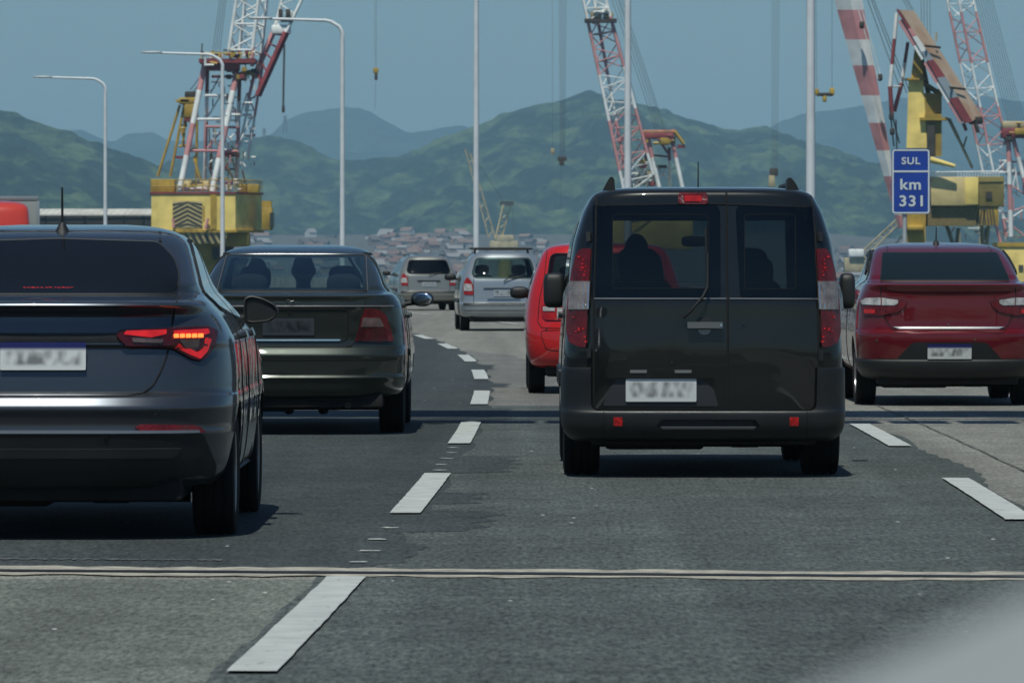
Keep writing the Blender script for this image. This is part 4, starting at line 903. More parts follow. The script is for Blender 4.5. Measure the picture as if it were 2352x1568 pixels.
# ---------------------------------------------------------------- dark green sedan
def build_green_sedan():
    c = Car('sedan', 'dark green older sedan with people inside, between the grey sedan and the van', 44.1, -1.725, 0.0)
    zz = lambda zx, zy, y=0.08: c.loc(468.9 + zx * 0.31099, 525.2 + zy * 0.31099, y)
    P = paint('dark green paint', (0.021, 0.026, 0.022), 0.40, 0.36, dustiness=0.05)
    rows = [(0.27, 0.22, 0.70, 4.4), (0.30, 0.09, 0.81, 4.5), (0.335, 0.045, 0.858, 4.55), (0.43, 0.012, 0.893, 4.58), (0.452, 0.0, 0.896, 4.58), (0.47, 0.012, 0.897, 4.58), (0.60, 0.006, 0.900, 4.57), (0.622, 0.0, 0.900, 4.56), (0.636, 0.006, 0.899, 4.55), (0.656, 0.019, 0.899, 4.54), (0.684, 0.039, 0.897, 4.52), (0.692, 0.080, 0.896, 4.5),
            (0.76, 0.090, 0.892, 4.4), (0.88, 0.078, 0.88, 3.9), (0.97, 0.068, 0.866, 3.5), (0.998, 0.058, 0.858, 3.35), (1.008, 0.074, 0.854, 3.3), (1.05, 0.080, 0.832, 3.2), (1.078, 0.07, 0.812, 3.12), (1.092, 0.10, 0.796, 3.1), (1.104, 0.25, 0.775, 3.06), (1.117, 0.50, 0.745, 3.02), (1.15, 0.59, 0.712, 2.95), (1.24, 0.83, 0.675, 2.82), (1.33, 1.08, 0.635, 2.68),
            (1.395, 1.27, 0.600, 2.58), (1.43, 1.40, 0.568, 2.5), (1.455, 1.55, 0.51, 2.44), (1.475, 1.75, 0.42, 2.38), (1.487, 1.98, 0.29, 2.3)]
    sh = Shell(rows, D=0.55, n=3.2, Df=0.8, zdeck=1.12, Dtop=0.32, ntop=4.0)
    hole = roundpoly([(-0.555, 1.137), (0.555, 1.137), (0.515, 1.385), (-0.515, 1.385)], 0.02)
    c.body(sh, P, wheels=[(0.98, 0.31), (3.62, 0.31)], wr=0.355, tunnels=[(hole, -1, 6)], sidecuts=[roundpoly([(1.12, 1.14), (1.95, 1.10), (1.95, 1.38), (1.45, 1.38)], 0.03), roundpoly([(2.02, 1.10), (2.85, 1.06), (2.45, 1.36), (2.02, 1.38)], 0.03)])
    gp = roundpoly([(-0.585, 1.122), (0.585, 1.122), (0.548, 1.402), (-0.548, 1.402)], 0.03)
    w = c.patch('rear_window', gp, glass('greenish glass', (0.80, 0.86, 0.84)), 0.005, 0.004); c.seam(gp, 0.006, M_rubber, closed=True, parent=w, name='window_rubber')
    for s in (1, -1): c.seam([(s * 0.592, 1.12), (s * 0.556, 1.41)], 0.004, mat('thin grey trim', (0.25, 0.25, 0.26)), name='window_trim')
    c.seam([(-0.556, 1.412), (0.556, 1.412)], 0.004, mat('thin grey trim', (0.25, 0.25, 0.26)), name='window_trim')
    c.patch('windscreen', roundpoly([(-0.62, 1.09), (0.62, 1.09), (0.54, 1.42), (-0.54, 1.42)], 0.05), glass('windscreen glass', (0.8, 0.86, 0.84)), 0.004, 0.004, 'front')
    sg = glass('vectra side glass', (0.5, 0.54, 0.54))
    for f in ('right', 'left'):
        c.patch('side_window', roundpoly([(1.08, 1.13), (1.97, 1.085), (1.97, 1.40), (1.43, 1.40)], 0.03), sg, 0.004, 0.004, f); c.patch('side_window', roundpoly([(2.0, 1.085), (2.9, 1.04), (2.47, 1.38), (2.0, 1.40)], 0.03), sg, 0.004, 0.004, f)
        c.seam([(1.05, 1.12), (1.42, 1.415), (2.47, 1.40), (2.95, 1.03)], 0.012, M_black, f, 'window_frame'); c.seam([(1.98, 1.09), (2.0, 0.6), (1.95, 0.32)], 0.004, face=f); c.seam([(1.3, 1.10), (1.28, 0.8), (1.36, 0.5), (1.48, 0.32)], 0.004, face=f)
        c.patch('rub_strip', rect(1.45, 3.15, 0.60, 0.66, 0.01), P, 0.016, 0.02, f)
        for y in (1.40, 2.15): c.patch('door_handle', rect(y, y + 0.2, 0.90, 0.935, 0.015), P, 0.035, 0.03, f)
        c.patch('fuel_flap', rect(0.62, 0.80, 0.80, 0.98, 0.03), P, 0.003, 0.008, 'right') if f == 'right' else None
    edge = [zz(1196, 495), zz(1185, 560), zz(1160, 640), zz(1135, 740), zz(1108, 838), zz(1085, 862), zz(1040, 873)]
    for s in (1, -1): c.seam([(s * x, z) for x, z in edge] + [(0, edge[-1][1])], 0.005)
    lamp = [zz(1186, 590), zz(1240, 590, .12), zz(1290, 597, .16), zz(1338, 640, .2), zz(1370, 730, .24), zz(1392, 830, .26), zz(1300, 838, .16), zz(1113, 834), zz(1140, 735), zz(1162, 650)]
    L = tail_pair(c, lamp, M_red, 0.012, 0.03)
    sub_pair(c, L, [zz(1170, 655), zz(1290, 660, .14), zz(1322, 722, .17), zz(1153, 722)], lens('smoky clear lamp', (0.13, 0.085, 0.08), scale=60, ribs=0.9), 0.018, 0.01, 'clear_section')
    sub_pair(c, L, [zz(1148, 734), zz(1330, 734, .17), zz(1352, 825, .2), zz(1122, 825)], lens('deep red lamp', (0.055, 0.002, 0.003), scale=100), 0.017, 0.01, 'lower_section')
    c.patch('crease_trim', rect(-0.80, 0.80, 0.999, 1.006), mat('thin grey trim', (0.25, 0.25, 0.26)), 0.006, 0.012)
    nx = roundpoly([(-0.42, 0.735), (0.42, 0.735), (0.45, 0.77), (0.45, 0.955), (0.42, 0.985), (-0.42, 0.985), (-0.45, 0.955), (-0.45, 0.77)], 0.01)
    c.seam(nx, 0.005, closed=True); c.patch('plate_niche', roundpoly([(-0.39, 0.745), (0.39, 0.745), (0.40, 0.93), (-0.40, 0.93)], 0.02), mat('niche shade', (0.010, 0.012, 0.011), 0.5), 0.003, 0.008)
    c.patch('niche_lip', rect(-0.39, 0.39, 0.735, 0.748, 0.005), M_chrome, 0.012, 0.015); c.plate(-0.01, 0.845, 0.40, 0.13, None, 0.012, (0.045, 0.052, 0.064))
    c.patch('boot_lock', rect(-0.02, 0.02, 0.945, 0.97, 0.004), M_gap, 0.006, 0.01)
    ex, ez = zz(635, 530); c.seam([(ex + 0.032 * math.cos(t), ez + 0.032 * math.sin(t)) for t in [2 * math.pi * k / 20 for k in range(20)]], 0.004, mat('dull badge metal', (0.12, 0.12, 0.12), 0.3, 1.0), closed=True, off=0.002, name='badge_ring')
    c.seam([(ex - 0.032, ez), (ex, ez + 0.008), (ex, ez - 0.008), (ex + 0.032, ez)], 0.003, mat('dull badge metal', (0.12, 0.12, 0.12)), off=0.002, name='badge_bar')
    c.patch('bumper_groove', rect(-0.83, 0.83, 0.588, 0.6), M_gap, 0.003, 0.006)
    c.wheels((0.98, 3.62), 0.775, 0.31, 0.20, 0.205); c.under(0.72, 0.15, 4.2, 0.215, 0.45)
    m1 = c.wing_mirror(0.985, 2.75, 1.045, 0.095, 0.062, 1, True, 0.09, M_black, 0.9, 0.85); c.wing_mirror(0.985, 2.75, 1.045, 0.095, 0.062, -1, True, 0.09, M_black, 0.9, 0.85)
    for x in (-0.36, 0.36): c.seat(x, 2.15, 0.5, 0.62, 0.23, True)
    superell('rear_bench', (0, 1.35, 0.80), (0.55, 0.1, 0.34), M_seat, c.root, 0.4, 0.3)
    for x in (-0.36, 0.38): superell('headrest', (x, 1.28, 1.17), (0.135, 0.06, 0.085), M_seat, c.root, 0.7, 0.7)
    superell('dashboard', (0, 3.0, 0.98), (0.66, 0.2, 0.13), M_int, c.root, 0.5, 0.4)
    person('driver of the dark green sedan, seen from behind in the front left seat', (c.xc - 0.35, c.d + 2.3, 0.425), M_shirt1, 1.0)
    person('rear passenger in the middle of the dark green sedan, largest head in its rear window', (c.xc + 0.04, c.d + 1.86, 0.385), M_shirt2, 1.08)
    return c
build_green_sedan()

# ---------------------------------------------------------------- dark red sedan, right
def build_red_sedan():
    c = Car('sedan', 'dark red sedan with white plate and tinted glass, cut by the right edge', 53.3, 4.10, 0.0)
    zz = lambda zx, zy, y=0.08: c.loc(1913.1 + zx * 0.27517, 525.2 + zy * 0.27517, y)
    P = paint('dark red paint', (0.14, 0.006, 0.012), 0.35, 0.28, dustiness=0.03)
    rows = [(0.26, 0.22, 0.66, 4.1), (0.30, 0.10, 0.77, 4.2), (0.37, 0.045, 0.825, 4.24), (0.44, 0.03, 0.842, 4.26), (0.55, 0.01, 0.852, 4.26), (0.64, 0.0, 0.857, 4.25), (0.685, 0.004, 0.858, 4.22), (0.705, 0.045, 0.858, 4.2), (0.72, 0.075, 0.857, 4.2), (0.80, 0.088, 0.853, 4.05), (0.92, 0.088, 0.842, 3.7), (1.02, 0.092, 0.822, 3.25), (1.08, 0.085, 0.80, 3.1), (1.115, 0.06, 0.785, 3.04), (1.135, 0.045, 0.772, 3.0), (1.145, 0.06, 0.765, 2.98), (1.155, 0.16, 0.75, 2.95),
            (1.165, 0.38, 0.735, 2.92), (1.185, 0.50, 0.72, 2.88), (1.22, 0.58, 0.705, 2.82), (1.31, 0.81, 0.678, 2.70), (1.40, 1.05, 0.645, 2.58), (1.45, 1.20, 0.62, 2.5), (1.485, 1.33, 0.585, 2.45), (1.51, 1.5, 0.52, 2.4), (1.528, 1.72, 0.42, 2.35), (1.54, 1.95, 0.29, 2.28)]
    sh = Shell(rows, D=0.55, n=3.2, Df=0.8, zdeck=1.185, Dtop=0.34, ntop=4.0)
    c.body(sh, P, wheels=[(0.84, 0.305), (3.34, 0.305)], wr=0.35)
    dark = mat('dark green tinted glass', (0.008, 0.013, 0.014), 0.04, spec=0.22)
    gp = roundpoly([(-0.612, 1.178), (0.612, 1.178), (0.548, 1.442), (-0.548, 1.442)], 0.02); w = c.patch('rear_window', gp, dark, 0.004, 0.006); c.seam(gp, 0.006, M_rubber, closed=True, parent=w, name='window_rubber')
    half = [zz(395, 465, .3), zz(402, 560), zz(420, 680), zz(440, 740), zz(470, 800), zz(530, 870)]
    for s in (1, -1): c.seam([(-s * x, z) for x, z in half] + [(0, 0.712)], 0.005)
    lamp = [zz(240, 605, .2), zz(290, 578, .16), zz(400, 570, .1), zz(550, 588), zz(622, 607), zz(604, 655), zz(545, 698), zz(420, 722, .1), zz(270, 728, .18), zz(252, 660, .2)]
    lamp = [(-x, z) for x, z in lamp][::-1]; L = tail_pair(c, lamp, M_red, 0.012, 0.03)
    for q in ([zz(248, 604, .2), zz(292, 582, .16), zz(408, 576, .1), zz(408, 640, .1), zz(262, 634, .18)], [zz(418, 577, .1), zz(550, 596), zz(548, 622), zz(520, 640), zz(418, 640, .1)]):
        sub_pair(c, L, [(-x, z) for x, z in q][::-1], M_clear, 0.018, 0.01, 'clear_section')
    for x0, z0 in (zz(320, 690, .15),): sub_pair(c, L, rect(-x0 - 0.045, -x0 + 0.045, z0 - 0.02, z0 + 0.02, 0.01), lens('deep red facet', (0.42, 0.01, 0.008)), 0.018, 0.01, 'lamp_core')
    c.patch('boot_trim', roundpoly([(-0.52, 0.742), (-0.47, 0.716), (0.47, 0.716), (0.52, 0.742)], 0.006), mat('bright boot trim', (0.8, 0.8, 0.8), 0.3, 0.7), 0.014, 0.02)
    tr = roundpoly([(-0.50, 0.435), (0.50, 0.435), (0.36, 0.585), (0.32, 0.60), (-0.32, 0.60), (-0.36, 0.585)], 0.015); c.patch('plate_niche', tr, M_black, 0.004, 0.01)
    sh2 = Shell([(0.245, 0.16, 0.70, 4), (0.27, 0.08, 0.785, 4), (0.33, 0.03, 0.83, 4), (0.40, 0.012, 0.852, 4), (0.425, 0.012, 0.856, 4), (0.44, 0.028, 0.856, 4)], D=0.55, n=3.2); o = new_obj('lower_bumper', sh2.mesh('lower_bumper', y_end=0.47), M_black, c.root)
    c.plate(0.0, 0.515, 0.41, 0.135, (0.010, 0.014, 0.12), 0.022)
    for s in (1, -1): r = [(0.50, 0.452), (0.60, 0.452), (0.66, 0.458), (0.63, 0.478), (0.55, 0.482)]; c.patch('reflector', r if s > 0 else mirror(r), M_reflex, 0.006, 0.01)
    for x, z in (zz(368, 930), zz(1180, 925), zz(965, 800)): c.patch('parking_sensor', [(x + 0.012 * math.cos(t), z + 0.012 * math.sin(t)) for t in [2 * math.pi * k / 10 for k in range(10)]], mat('sensor grey', (0.09, 0.05, 0.05), 0.3), 0.006, 0.01)
    sg = mat('side window reflecting', (0.010, 0.012, 0.014))
    for f in ('right', 'left'):
        c.patch('side_window', roundpoly([(0.98, 1.20), (1.12, 1.13), (1.80, 1.075), (1.80, 1.43), (1.58, 1.44), (1.3, 1.37)], 0.03), sg, 0.004, 0.006, f); c.patch('side_window', roundpoly([(1.86, 1.07), (2.82, 1.03), (2.42, 1.37), (2.2, 1.43), (1.86, 1.43)], 0.03), sg, 0.004, 0.006, f)
        c.seam([(0.94, 1.19), (1.28, 1.395), (1.58, 1.465), (2.2, 1.455), (2.5, 1.385), (2.92, 1.02)], 0.010, M_black, f, 'window_frame'); c.patch('rain_guard', roundpoly([(1.05, 1.27), (1.3, 1.385), (1.58, 1.455), (2.3, 1.43), (2.3, 1.39), (1.6, 1.40), (1.35, 1.34), (1.1, 1.22)], 0.01), M_black, 0.03, 0.02, f)
        c.seam([(1.84, 1.06), (1.88, 0.6), (1.84, 0.30)], 0.004, face=f)
        for y in (1.28, 2.0): c.patch('door_handle', rect(y, y + 0.2, 0.955, 0.99, 0.015), P, 0.04, 0.035, f)
    for s in (1, -1): c.seam([(s * 0.50, 1.455), (s * 0.49, 1.50)], 0.007, M_rubber, name='roof_ditch')
    for s in (-1, 1): c.wing_mirror(0.92, 2.6, 1.09, 0.095, 0.07, s, False, 0.08, P, 0.8, 0.7)
    c.antenna(0.0, 1.7, 1.522, 0.17, -0.1, 0.007); c.wheels((0.84, 3.34), 0.745, 0.305, 0.195, 0.2); c.under(0.66, 0.2, 3.9, 0.20, None)
    return c
build_red_sedan()

# ---------------------------------------------------------------- bright red hatchback, half behind the van
def build_hatch():
    c = Car('hatchback', 'bright red hatchback partly hidden by the left side of the black van', 58.2, 0.965, 0.005)
    zz = lambda zx, zy, y=0.08: c.loc(881.5 + zx * 0.2512, 525.2 + zy * 0.2512, y)
    P = paint('bright red paint', (0.48, 0.012, 0.014), 0.1, 0.3, dustiness=0.02)
    rows = [(0.265, 0.16, 0.70, 3.6), (0.30, 0.06, 0.765, 3.7), (0.38, 0.02, 0.798, 3.74), (0.52, 0.0, 0.815, 3.76), (0.62, 0.004, 0.822, 3.75), (0.72, 0.03, 0.824, 3.7), (0.80, 0.055, 0.822, 3.5), (0.95, 0.075, 0.805, 3.15), (1.05, 0.095, 0.785, 2.95), (1.18, 0.135, 0.748, 2.78), (1.30, 0.19, 0.708, 2.62), (1.42, 0.26, 0.662, 2.45), (1.475, 0.30, 0.625, 2.36), (1.505, 0.32, 0.585, 2.3), (1.53, 0.38, 0.51, 2.24), (1.548, 0.52, 0.38, 2.15)]
    sh = Shell(rows, D=0.42, n=3.3, Df=0.7)
    hole = roundpoly([(-0.56, 1.16), (0.56, 1.16), (0.52, 1.42), (-0.52, 1.42)], 0.05)
    c.body(sh, P, wheels=[(0.70, 0.29), (3.1, 0.29)], wr=0.335, tunnels=[(hole, -1, 5)])
    gp = roundpoly([(-0.615, 1.10), (0.615, 1.10), (0.565, 1.44), (-0.565, 1.44)], 0.07); w = c.patch('rear_window', gp, glass('hatch tinted glass', (0.38, 0.40, 0.38)), 0.006, 0.004); c.seam(gp, 0.008, M_rubber, closed=True, parent=w, name='window_rubber')
    c.patch('windscreen', roundpoly([(-0.6, 1.12), (0.6, 1.12), (0.52, 1.44), (-0.52, 1.44)], 0.05), glass('windscreen glass', (0.8, 0.86, 0.84)), 0.004, 0.004, 'front')
    lamp = roundpoly([(0.435, 0.755), (0.62, 0.755), (0.655, 0.80), (0.66, 0.90), (0.62, 0.93), (0.435, 0.90)], 0.02); L = tail_pair(c, lamp, lens('bright red lens', (0.30, 0.008, 0.008), scale=80), 0.014, 0.03)
    sub_pair(c, L, rect(0.445, 0.50, 0.775, 0.885, 0.01), M_clear, 0.02, 0.01, 'clear_section'); sub_pair(c, L, rect(0.52, 0.64, 0.85, 0.895, 0.01), M_clear, 0.02, 0.01, 'clear_section')
    for s in (1, -1): c.seam([(s * 0.60, 1.47), (s * 0.63, 1.2), (s * 0.68, 0.98), (s * 0.70, 0.74), (s * 0.66, 0.68), (0, 0.66)], 0.005)
    for s in (1, -1): c.seam([(s * 0.44, 0.655), (s * 0.655, 0.650), (s * 0.665, 0.60), (s * 0.62, 0.47), (s * 0.55, 0.45), (0, 0.43)], 0.004)
    x, z = zz(1487, 925); c.patch('tow_cap', [(x + 0.012 * math.cos(t), z + 0.012 * math.sin(t)) for t in [2 * math.pi * k / 10 for k in range(10)]], M_gap, 0.003, 0.006)
    c.plate(0.0, 0.55, 0.40, 0.13, None, 0.01)
    sg = mat('side window reflecting', (0.010, 0.012, 0.014))
    for f in ('left', 'right'):
        c.patch('side_window', roundpoly([(0.75, 1.12), (1.5, 1.06), (1.5, 1.42), (0.80, 1.40)], 0.05), sg, 0.004, 0.006, f); c.patch('side_window', roundpoly([(1.56, 1.06), (2.55, 1.02), (2.2, 1.38), (1.56, 1.42)], 0.03), sg, 0.004, 0.006, f)
    for s in (-1, 1): c.wing_mirror(0.875, 2.4, 1.03, 0.10, 0.065, s, False, 0.07, M_black, 0.7, 0.6)
    c.wheels((0.70, 3.1), 0.71, 0.29, 0.175, 0.19); c.under(0.62, 0.15, 3.5, 0.21)
    for x in (-0.34, 0.34): c.seat(x, 1.9, 0.5, 0.62, 0.22)
    return c
build_hatch()

# ---------------------------------------------------------------- silver people carriers
def build_mpv(label, d, xc, heading, rack, gtint, col, pname):
    c = Car('people_carrier', label, d, xc, heading); c.root['group'] = 'silver people carriers ahead'
    P = paint(pname, col, 0.55, 0.30, dustiness=0.05)
    rows = [(0.26, 0.18, 0.72, 4.1), (0.29, 0.07, 0.82, 4.2), (0.36, 0.02, 0.86, 4.24), (0.50, 0.0, 0.872, 4.27), (0.535, 0.0, 0.873, 4.27), (0.555, 0.025, 0.872, 4.26), (0.575, 0.06, 0.871, 4.25), (0.70, 0.075, 0.868, 4.1), (0.85, 0.085, 0.86, 3.8), (0.98, 0.10, 0.845, 3.45), (1.06, 0.13, 0.83, 3.25), (1.18, 0.20, 0.785, 3.0), (1.32, 0.30, 0.725, 2.75), (1.44, 0.39, 0.665, 2.55), (1.50, 0.44, 0.61, 2.45), (1.54, 0.48, 0.55, 2.38), (1.572, 0.56, 0.45, 2.3), (1.595, 0.72, 0.30, 2.2)]
    sh = Shell(rows, D=0.45, n=3.4, Df=0.7)
    hole = roundpoly([(-0.60, 1.10), (-0.56, 1.07), (0.56, 1.07), (0.60, 1.10), (0.52, 1.43), (-0.52, 1.43)], 0.06)
    c.body(sh, P, wheels=[(0.78, 0.31), (3.48, 0.31)], wr=0.355, tunnels=[(hole, -1, 6)], sidecuts=[roundpoly([(0.85, 1.12), (1.5, 1.09), (1.5, 1.42), (0.9, 1.40)], 0.05), roundpoly([(1.58, 1.09), (2.8, 1.05), (2.45, 1.38), (1.58, 1.42)], 0.05)])
    gp = roundpoly([(-0.635, 1.13), (-0.56, 1.05), (0.56, 1.05), (0.635, 1.13), (0.545, 1.455), (-0.545, 1.455)], 0.09); w = c.patch('rear_window', gp, glass('glass ' + pname, gtint), 0.006, 0.004); c.seam(gp, 0.010, M_rubber, closed=True, parent=w, name='window_rubber')
    c.patch('windscreen', roundpoly([(-0.64, 1.08), (0.64, 1.08), (0.56, 1.46), (-0.56, 1.46)], 0.05), glass('windscreen glass', (0.8, 0.86, 0.84)), 0.004, 0.004, 'front')
    for f in ('left', 'right'):
        sg = glass('carrier side glass', (0.25, 0.27, 0.27))
        c.patch('side_window', roundpoly([(0.82, 1.11), (1.52, 1.08), (1.52, 1.44), (0.87, 1.42)], 0.05), sg, 0.004, 0.004, f); c.patch('side_window', roundpoly([(1.56, 1.08), (2.83, 1.03), (2.47, 1.40), (1.56, 1.44)], 0.05), sg, 0.004, 0.004, f)
        c.seam([(1.54, 1.07), (1.56, 0.6), (1.52, 0.32)], 0.005, face=f); c.patch('rub_strip', rect(1.2, 3.1, 0.56, 0.64, 0.01), M_black, 0.014, 0.02, f)
    lamp = [(0.60, 0.72), (0.775, 0.72), (0.80, 0.85), (0.77, 0.99), (0.72, 1.07), (0.65, 1.0), (0.605, 0.90)]; L = tail_pair(c, lamp, lens('bright red lens', (0.42, 0.01, 0.01)), 0.014, 0.03)
    sub_pair(c, L, [(0.615, 0.80), (0.78, 0.80), (0.785, 0.89), (0.755, 0.945), (0.635, 0.93)], M_clear, 0.02, 0.01, 'clear_section')
    for s in (1, -1): c.seam([(s * 0.60, 1.10), (s * 0.60, 0.72), (s * 0.60, 0.57)], 0.006)
    c.patch('bumper_strip', rect(-0.80, 0.80, 0.515, 0.55, 0.005), M_black, 0.012, 0.02); c.patch('bumper_line', rect(-0.8, 0.8, 0.405, 0.415), M_gap, 0.003, 0.006)
    nx = roundpoly([(-0.34, 0.66), (0.34, 0.66), (0.40, 0.88), (-0.40, 0.88)], 0.02)
    if rack: c.patch('plate_niche', nx, mat('blue grey niche', (0.20, 0.23, 0.29), 0.4), 0.003, 0.006); c.patch('niche_lip', rect(-0.41, 0.41, 0.86, 0.895, 0.01), P, 0.03, 0.03); c.patch('niche_lip', rect(-0.33, 0.33, 0.645, 0.668, 0.01), P, 0.03, 0.03)
    else: c.patch('plate_niche', rect(-0.33, 0.33, 0.82, 0.87, 0.01), M_black, 0.01, 0.02)
    c.plate(0, 0.755, 0.40, 0.13, None, 0.014, (0.30, 0.33, 0.36))
    tube('wiper', [(0.0, sh.rear(0, 0.99) - 0.03, 0.99), (0.10, sh.rear(0.1, 1.06) - 0.05, 1.06), (0.38, sh.rear(0.38, 1.09) - 0.02, 1.09)], 0.012, M_black, c.root)
    if rack:
        r = superell('roof_bar', (0, 1.25, 1.645), (0.64, 0.07, 0.03), M_black, c.root, 0.5, 0.4)
        for s in (-1, 1): bar('roof_bar_foot', (s * 0.52, 0, 0), (s * 0.54, 0, -0.10), 0.022, M_black, None, r)
        r2 = superell('roof_bar', (0, 2.0, 1.645), (0.63, 0.05, 0.018), M_black, c.root, 0.5, 0.4)
    else:
        for s in (-1, 1): tube('roof_rail', [(s * 0.50, 0.75, 1.57), (s * 0.50, 0.9, 1.60), (s * 0.50, 2.0, 1.60), (s * 0.50, 2.15, 1.57)], 0.016, M_black, c.root)
    for s in (-1, 1): c.wing_mirror(0.98, 2.65, 1.07, 0.12, 0.07, s, False, 0.08, M_black, 0.7, 0.7)
    c.wheels((0.78, 3.48), 0.755, 0.31, 0.19, 0.2); c.under(0.68, 0.14, 3.9, 0.215)
    for y in (1.35, 2.2):
        for x in (-0.37, 0.37): c.seat(x, y, 0.5, 0.62, 0.23)
    return c
build_mpv('silver people carrier with a black roof bar, left of the red hatchback', 113.4, -0.16, 0.045, True, (0.60, 0.68, 0.66), (0.32, 0.35, 0.38), 'silver blue paint')
build_mpv('farthest silver people carrier with a dark rear window, right of the green sedan', 164.0, -2.385, 0.12, False, (0.12, 0.12, 0.14), (0.27, 0.27, 0.25), 'warm silver paint')

# ---------------------------------------------------------------- oncoming truck beyond the median, far left
def build_truck():
    d = 113.0; root = new_obj('truck', None, (), None, 'oncoming truck with a rounded red cab and tall grey box, at the left edge', 'truck'); root.location = (-10.62, d, 0); root.rotation_euler = (0, 0, 0.078)
    c = Car.__new__(Car); c.root, c.d, c.xc, c.h = root, d, -10.55, 0.0
    P = paint('truck red paint', (0.50, 0.045, 0.03), 0.0, 0.3, dustiness=0.05)
    sh = Shell([(0.45, 0.06, 1.0, 1.9), (0.6, 0.0, 1.04, 1.9), (1.2, 0.02, 1.06, 1.9), (1.9, 0.10, 1.05, 1.9), (2.25, 0.18, 1.03, 1.9), (2.45, 0.26, 1.0, 1.88), (2.53, 0.36, 0.93, 1.85), (2.575, 0.5, 0.8, 1.8), (2.6, 0.7, 0.6, 1.7)], D=0.35, n=3.5, Df=0.15); c.sh = sh
    new_obj('cab', sh.mesh('cab'), P, root)
    c.patch('windscreen', roundpoly([(-0.92, 1.35), (0.92, 1.35), (0.88, 2.08), (-0.88, 2.08)], 0.1), mat('dark truck glass', (0.02, 0.025, 0.03), 0.03, 0, 1.0), 0.005, 0.01); c.patch('grille', rect(-0.7, 0.7, 0.85, 1.15, 0.03), M_black, 0.01, 0.02); c.patch('bumper', rect(-1.0, 1.0, 0.45, 0.7, 0.03), M_black, 0.05, 0.06)
    for s in (-1, 1): c.patch('headlight', rect(s * 0.8 - 0.14, s * 0.8 + 0.14, 0.74, 0.92, 0.03), M_clear, 0.015, 0.02); tube('mirror_arm', [(s * 1.0, 0.3, 2.1), (s * 1.25, 0.2, 2.0), (s * 1.25, 0.2, 1.6)], 0.02, M_black, root)
    g = mat('grey cargo box', (0.24, 0.26, 0.26), 0.5, var=0.12, vscale=1.2)
    b = box('cargo_box', (0.08, 4.6, 1.80), (2.2, 5.2, 1.75), g, root, 0, 0.03)
    for z in (2.66,): box('box_edge', (0.08, 2.02, z), (2.24, 0.06, 0.09), mat('box edge steel', (0.28, 0.31, 0.33), 0.4, 0.4), root, 0, 0.01)
    for x in (-1.03, 1.19): box('box_corner', (x, 2.02, 1.78), (0.07, 0.06, 1.66), mat('box edge steel', (0.5, 0.53, 0.55)), root, 0, 0.01)
    box('chassis', (0, 3.8, 0.72), (0.9, 6.6, 0.3), M_under, root)
    for y in (1.0, 5.6):
        for s in (-1, 1): c.wheel(s * 0.92, y, 0.45, 0.26, 0.27)
build_truck()
# ---------------------------------------------------------------- water, land, hills
M_water = mat('bay water', (0.03, 0.06, 0.07), 0.12, 0, 0, bump=0.5, bscale=0.4)
V, Fc = [(-14000, -1500, -22), (14000, -1500, -22), (14000, 5000, -22), (-14000, 5000, -22)], [(0, 1, 2, 3)]
new_obj('water', mesh_from('water', V, Fc, False), M_water, kind='structure')

def vnoise(x, y, seed=0):
    """smooth value noise on arrays"""
    xi, yi = np.floor(x).astype(int), np.floor(y).astype(int); xf, yf = x - xi, y - yi; u, v = xf * xf * (3 - 2 * xf), yf * yf * (3 - 2 * yf)
    def h(a, b): n = (a * 374761393 + b * 668265263 + seed * 982451653) & 0x7fffffff; n = ((n ^ (n >> 13)) * 1274126177) & 0x7fffffff; return ((n ^ (n >> 16)) & 0xffff) / 65535.0
    return (h(xi, yi) * (1 - u) + h(xi + 1, yi) * u) * (1 - v) + (h(xi, yi + 1) * (1 - u) + h(xi + 1, yi + 1) * u) * v
def fbm(x, y, o=5, seed=0):
    r, a = 0, 0.5
    for k in range(o): r = r + a * (vnoise(x, y, seed + k) - 0.5) * 2; x, y, a = x * 2.03, y * 2.03, a * 0.5
    return r

def hill_mat(name, tree, grass, dry, s):
    m = bpy.data.materials.new(name); m.use_nodes = True; nt = m.node_tree; N = nt.nodes; b = N['Principled BSDF']; L = nt.links.new; b.inputs['Roughness'].default_value = 0.95; b.inputs['Specular IOR Level'].default_value = 0.1
    tc = N.new('ShaderNodeTexCoord')
    def nz(sc, det, ro, st=None):
        n = N.new('ShaderNodeTexNoise'); n.inputs['Scale'].default_value = sc; n.inputs['Detail'].default_value = det; n.inputs['Roughness'].default_value = ro
        v = tc.outputs['Object']
        if st: mp = N.new('ShaderNodeMapping'); mp.inputs['Scale'].default_value = st; L(v, mp.inputs[0]); v = mp.outputs[0]
        L(v, n.inputs['Vector']); return n.outputs['Fac']
    def ramp(f, p, cs):
        r = N.new('ShaderNodeValToRGB'); e = r.color_ramp.elements; e[0].position, e[1].position = p[0], p[-1]; e[0].color = (*cs[0], 1); e[1].color = (*cs[-1], 1)
        for q, c in zip(p[1:-1], cs[1:-1]): k = e.new(q); k.color = (*c, 1)
        L(f, r.inputs[0]); return r.outputs[0]
    a = ramp(nz(s, 12, 0.72, (1, 0.4, 1.5)), (0.38, 0.48, 0.56, 0.68), (tree, tree, grass, dry))
    c = ramp(nz(s * 4, 8, 0.75), (0.3, 0.7), ((0.42,) * 3, (1.5,) * 3))
    x = N.new('ShaderNodeMix'); x.data_type = 'RGBA'; x.blend_type = 'MULTIPLY'; x.inputs[0].default_value = 1; L(a, x.inputs[6]); L(c, x.inputs[7]); L(x.outputs[2], b.inputs['Base Color'])
    bp = N.new('ShaderNodeBump'); bp.inputs['Strength'].default_value = 1.0; bp.inputs['Distance'].default_value = 12.0; L(nz(s * 5, 8, 0.7), bp.inputs['Height']); L(bp.outputs[0], b.inputs['Normal'])
    return m

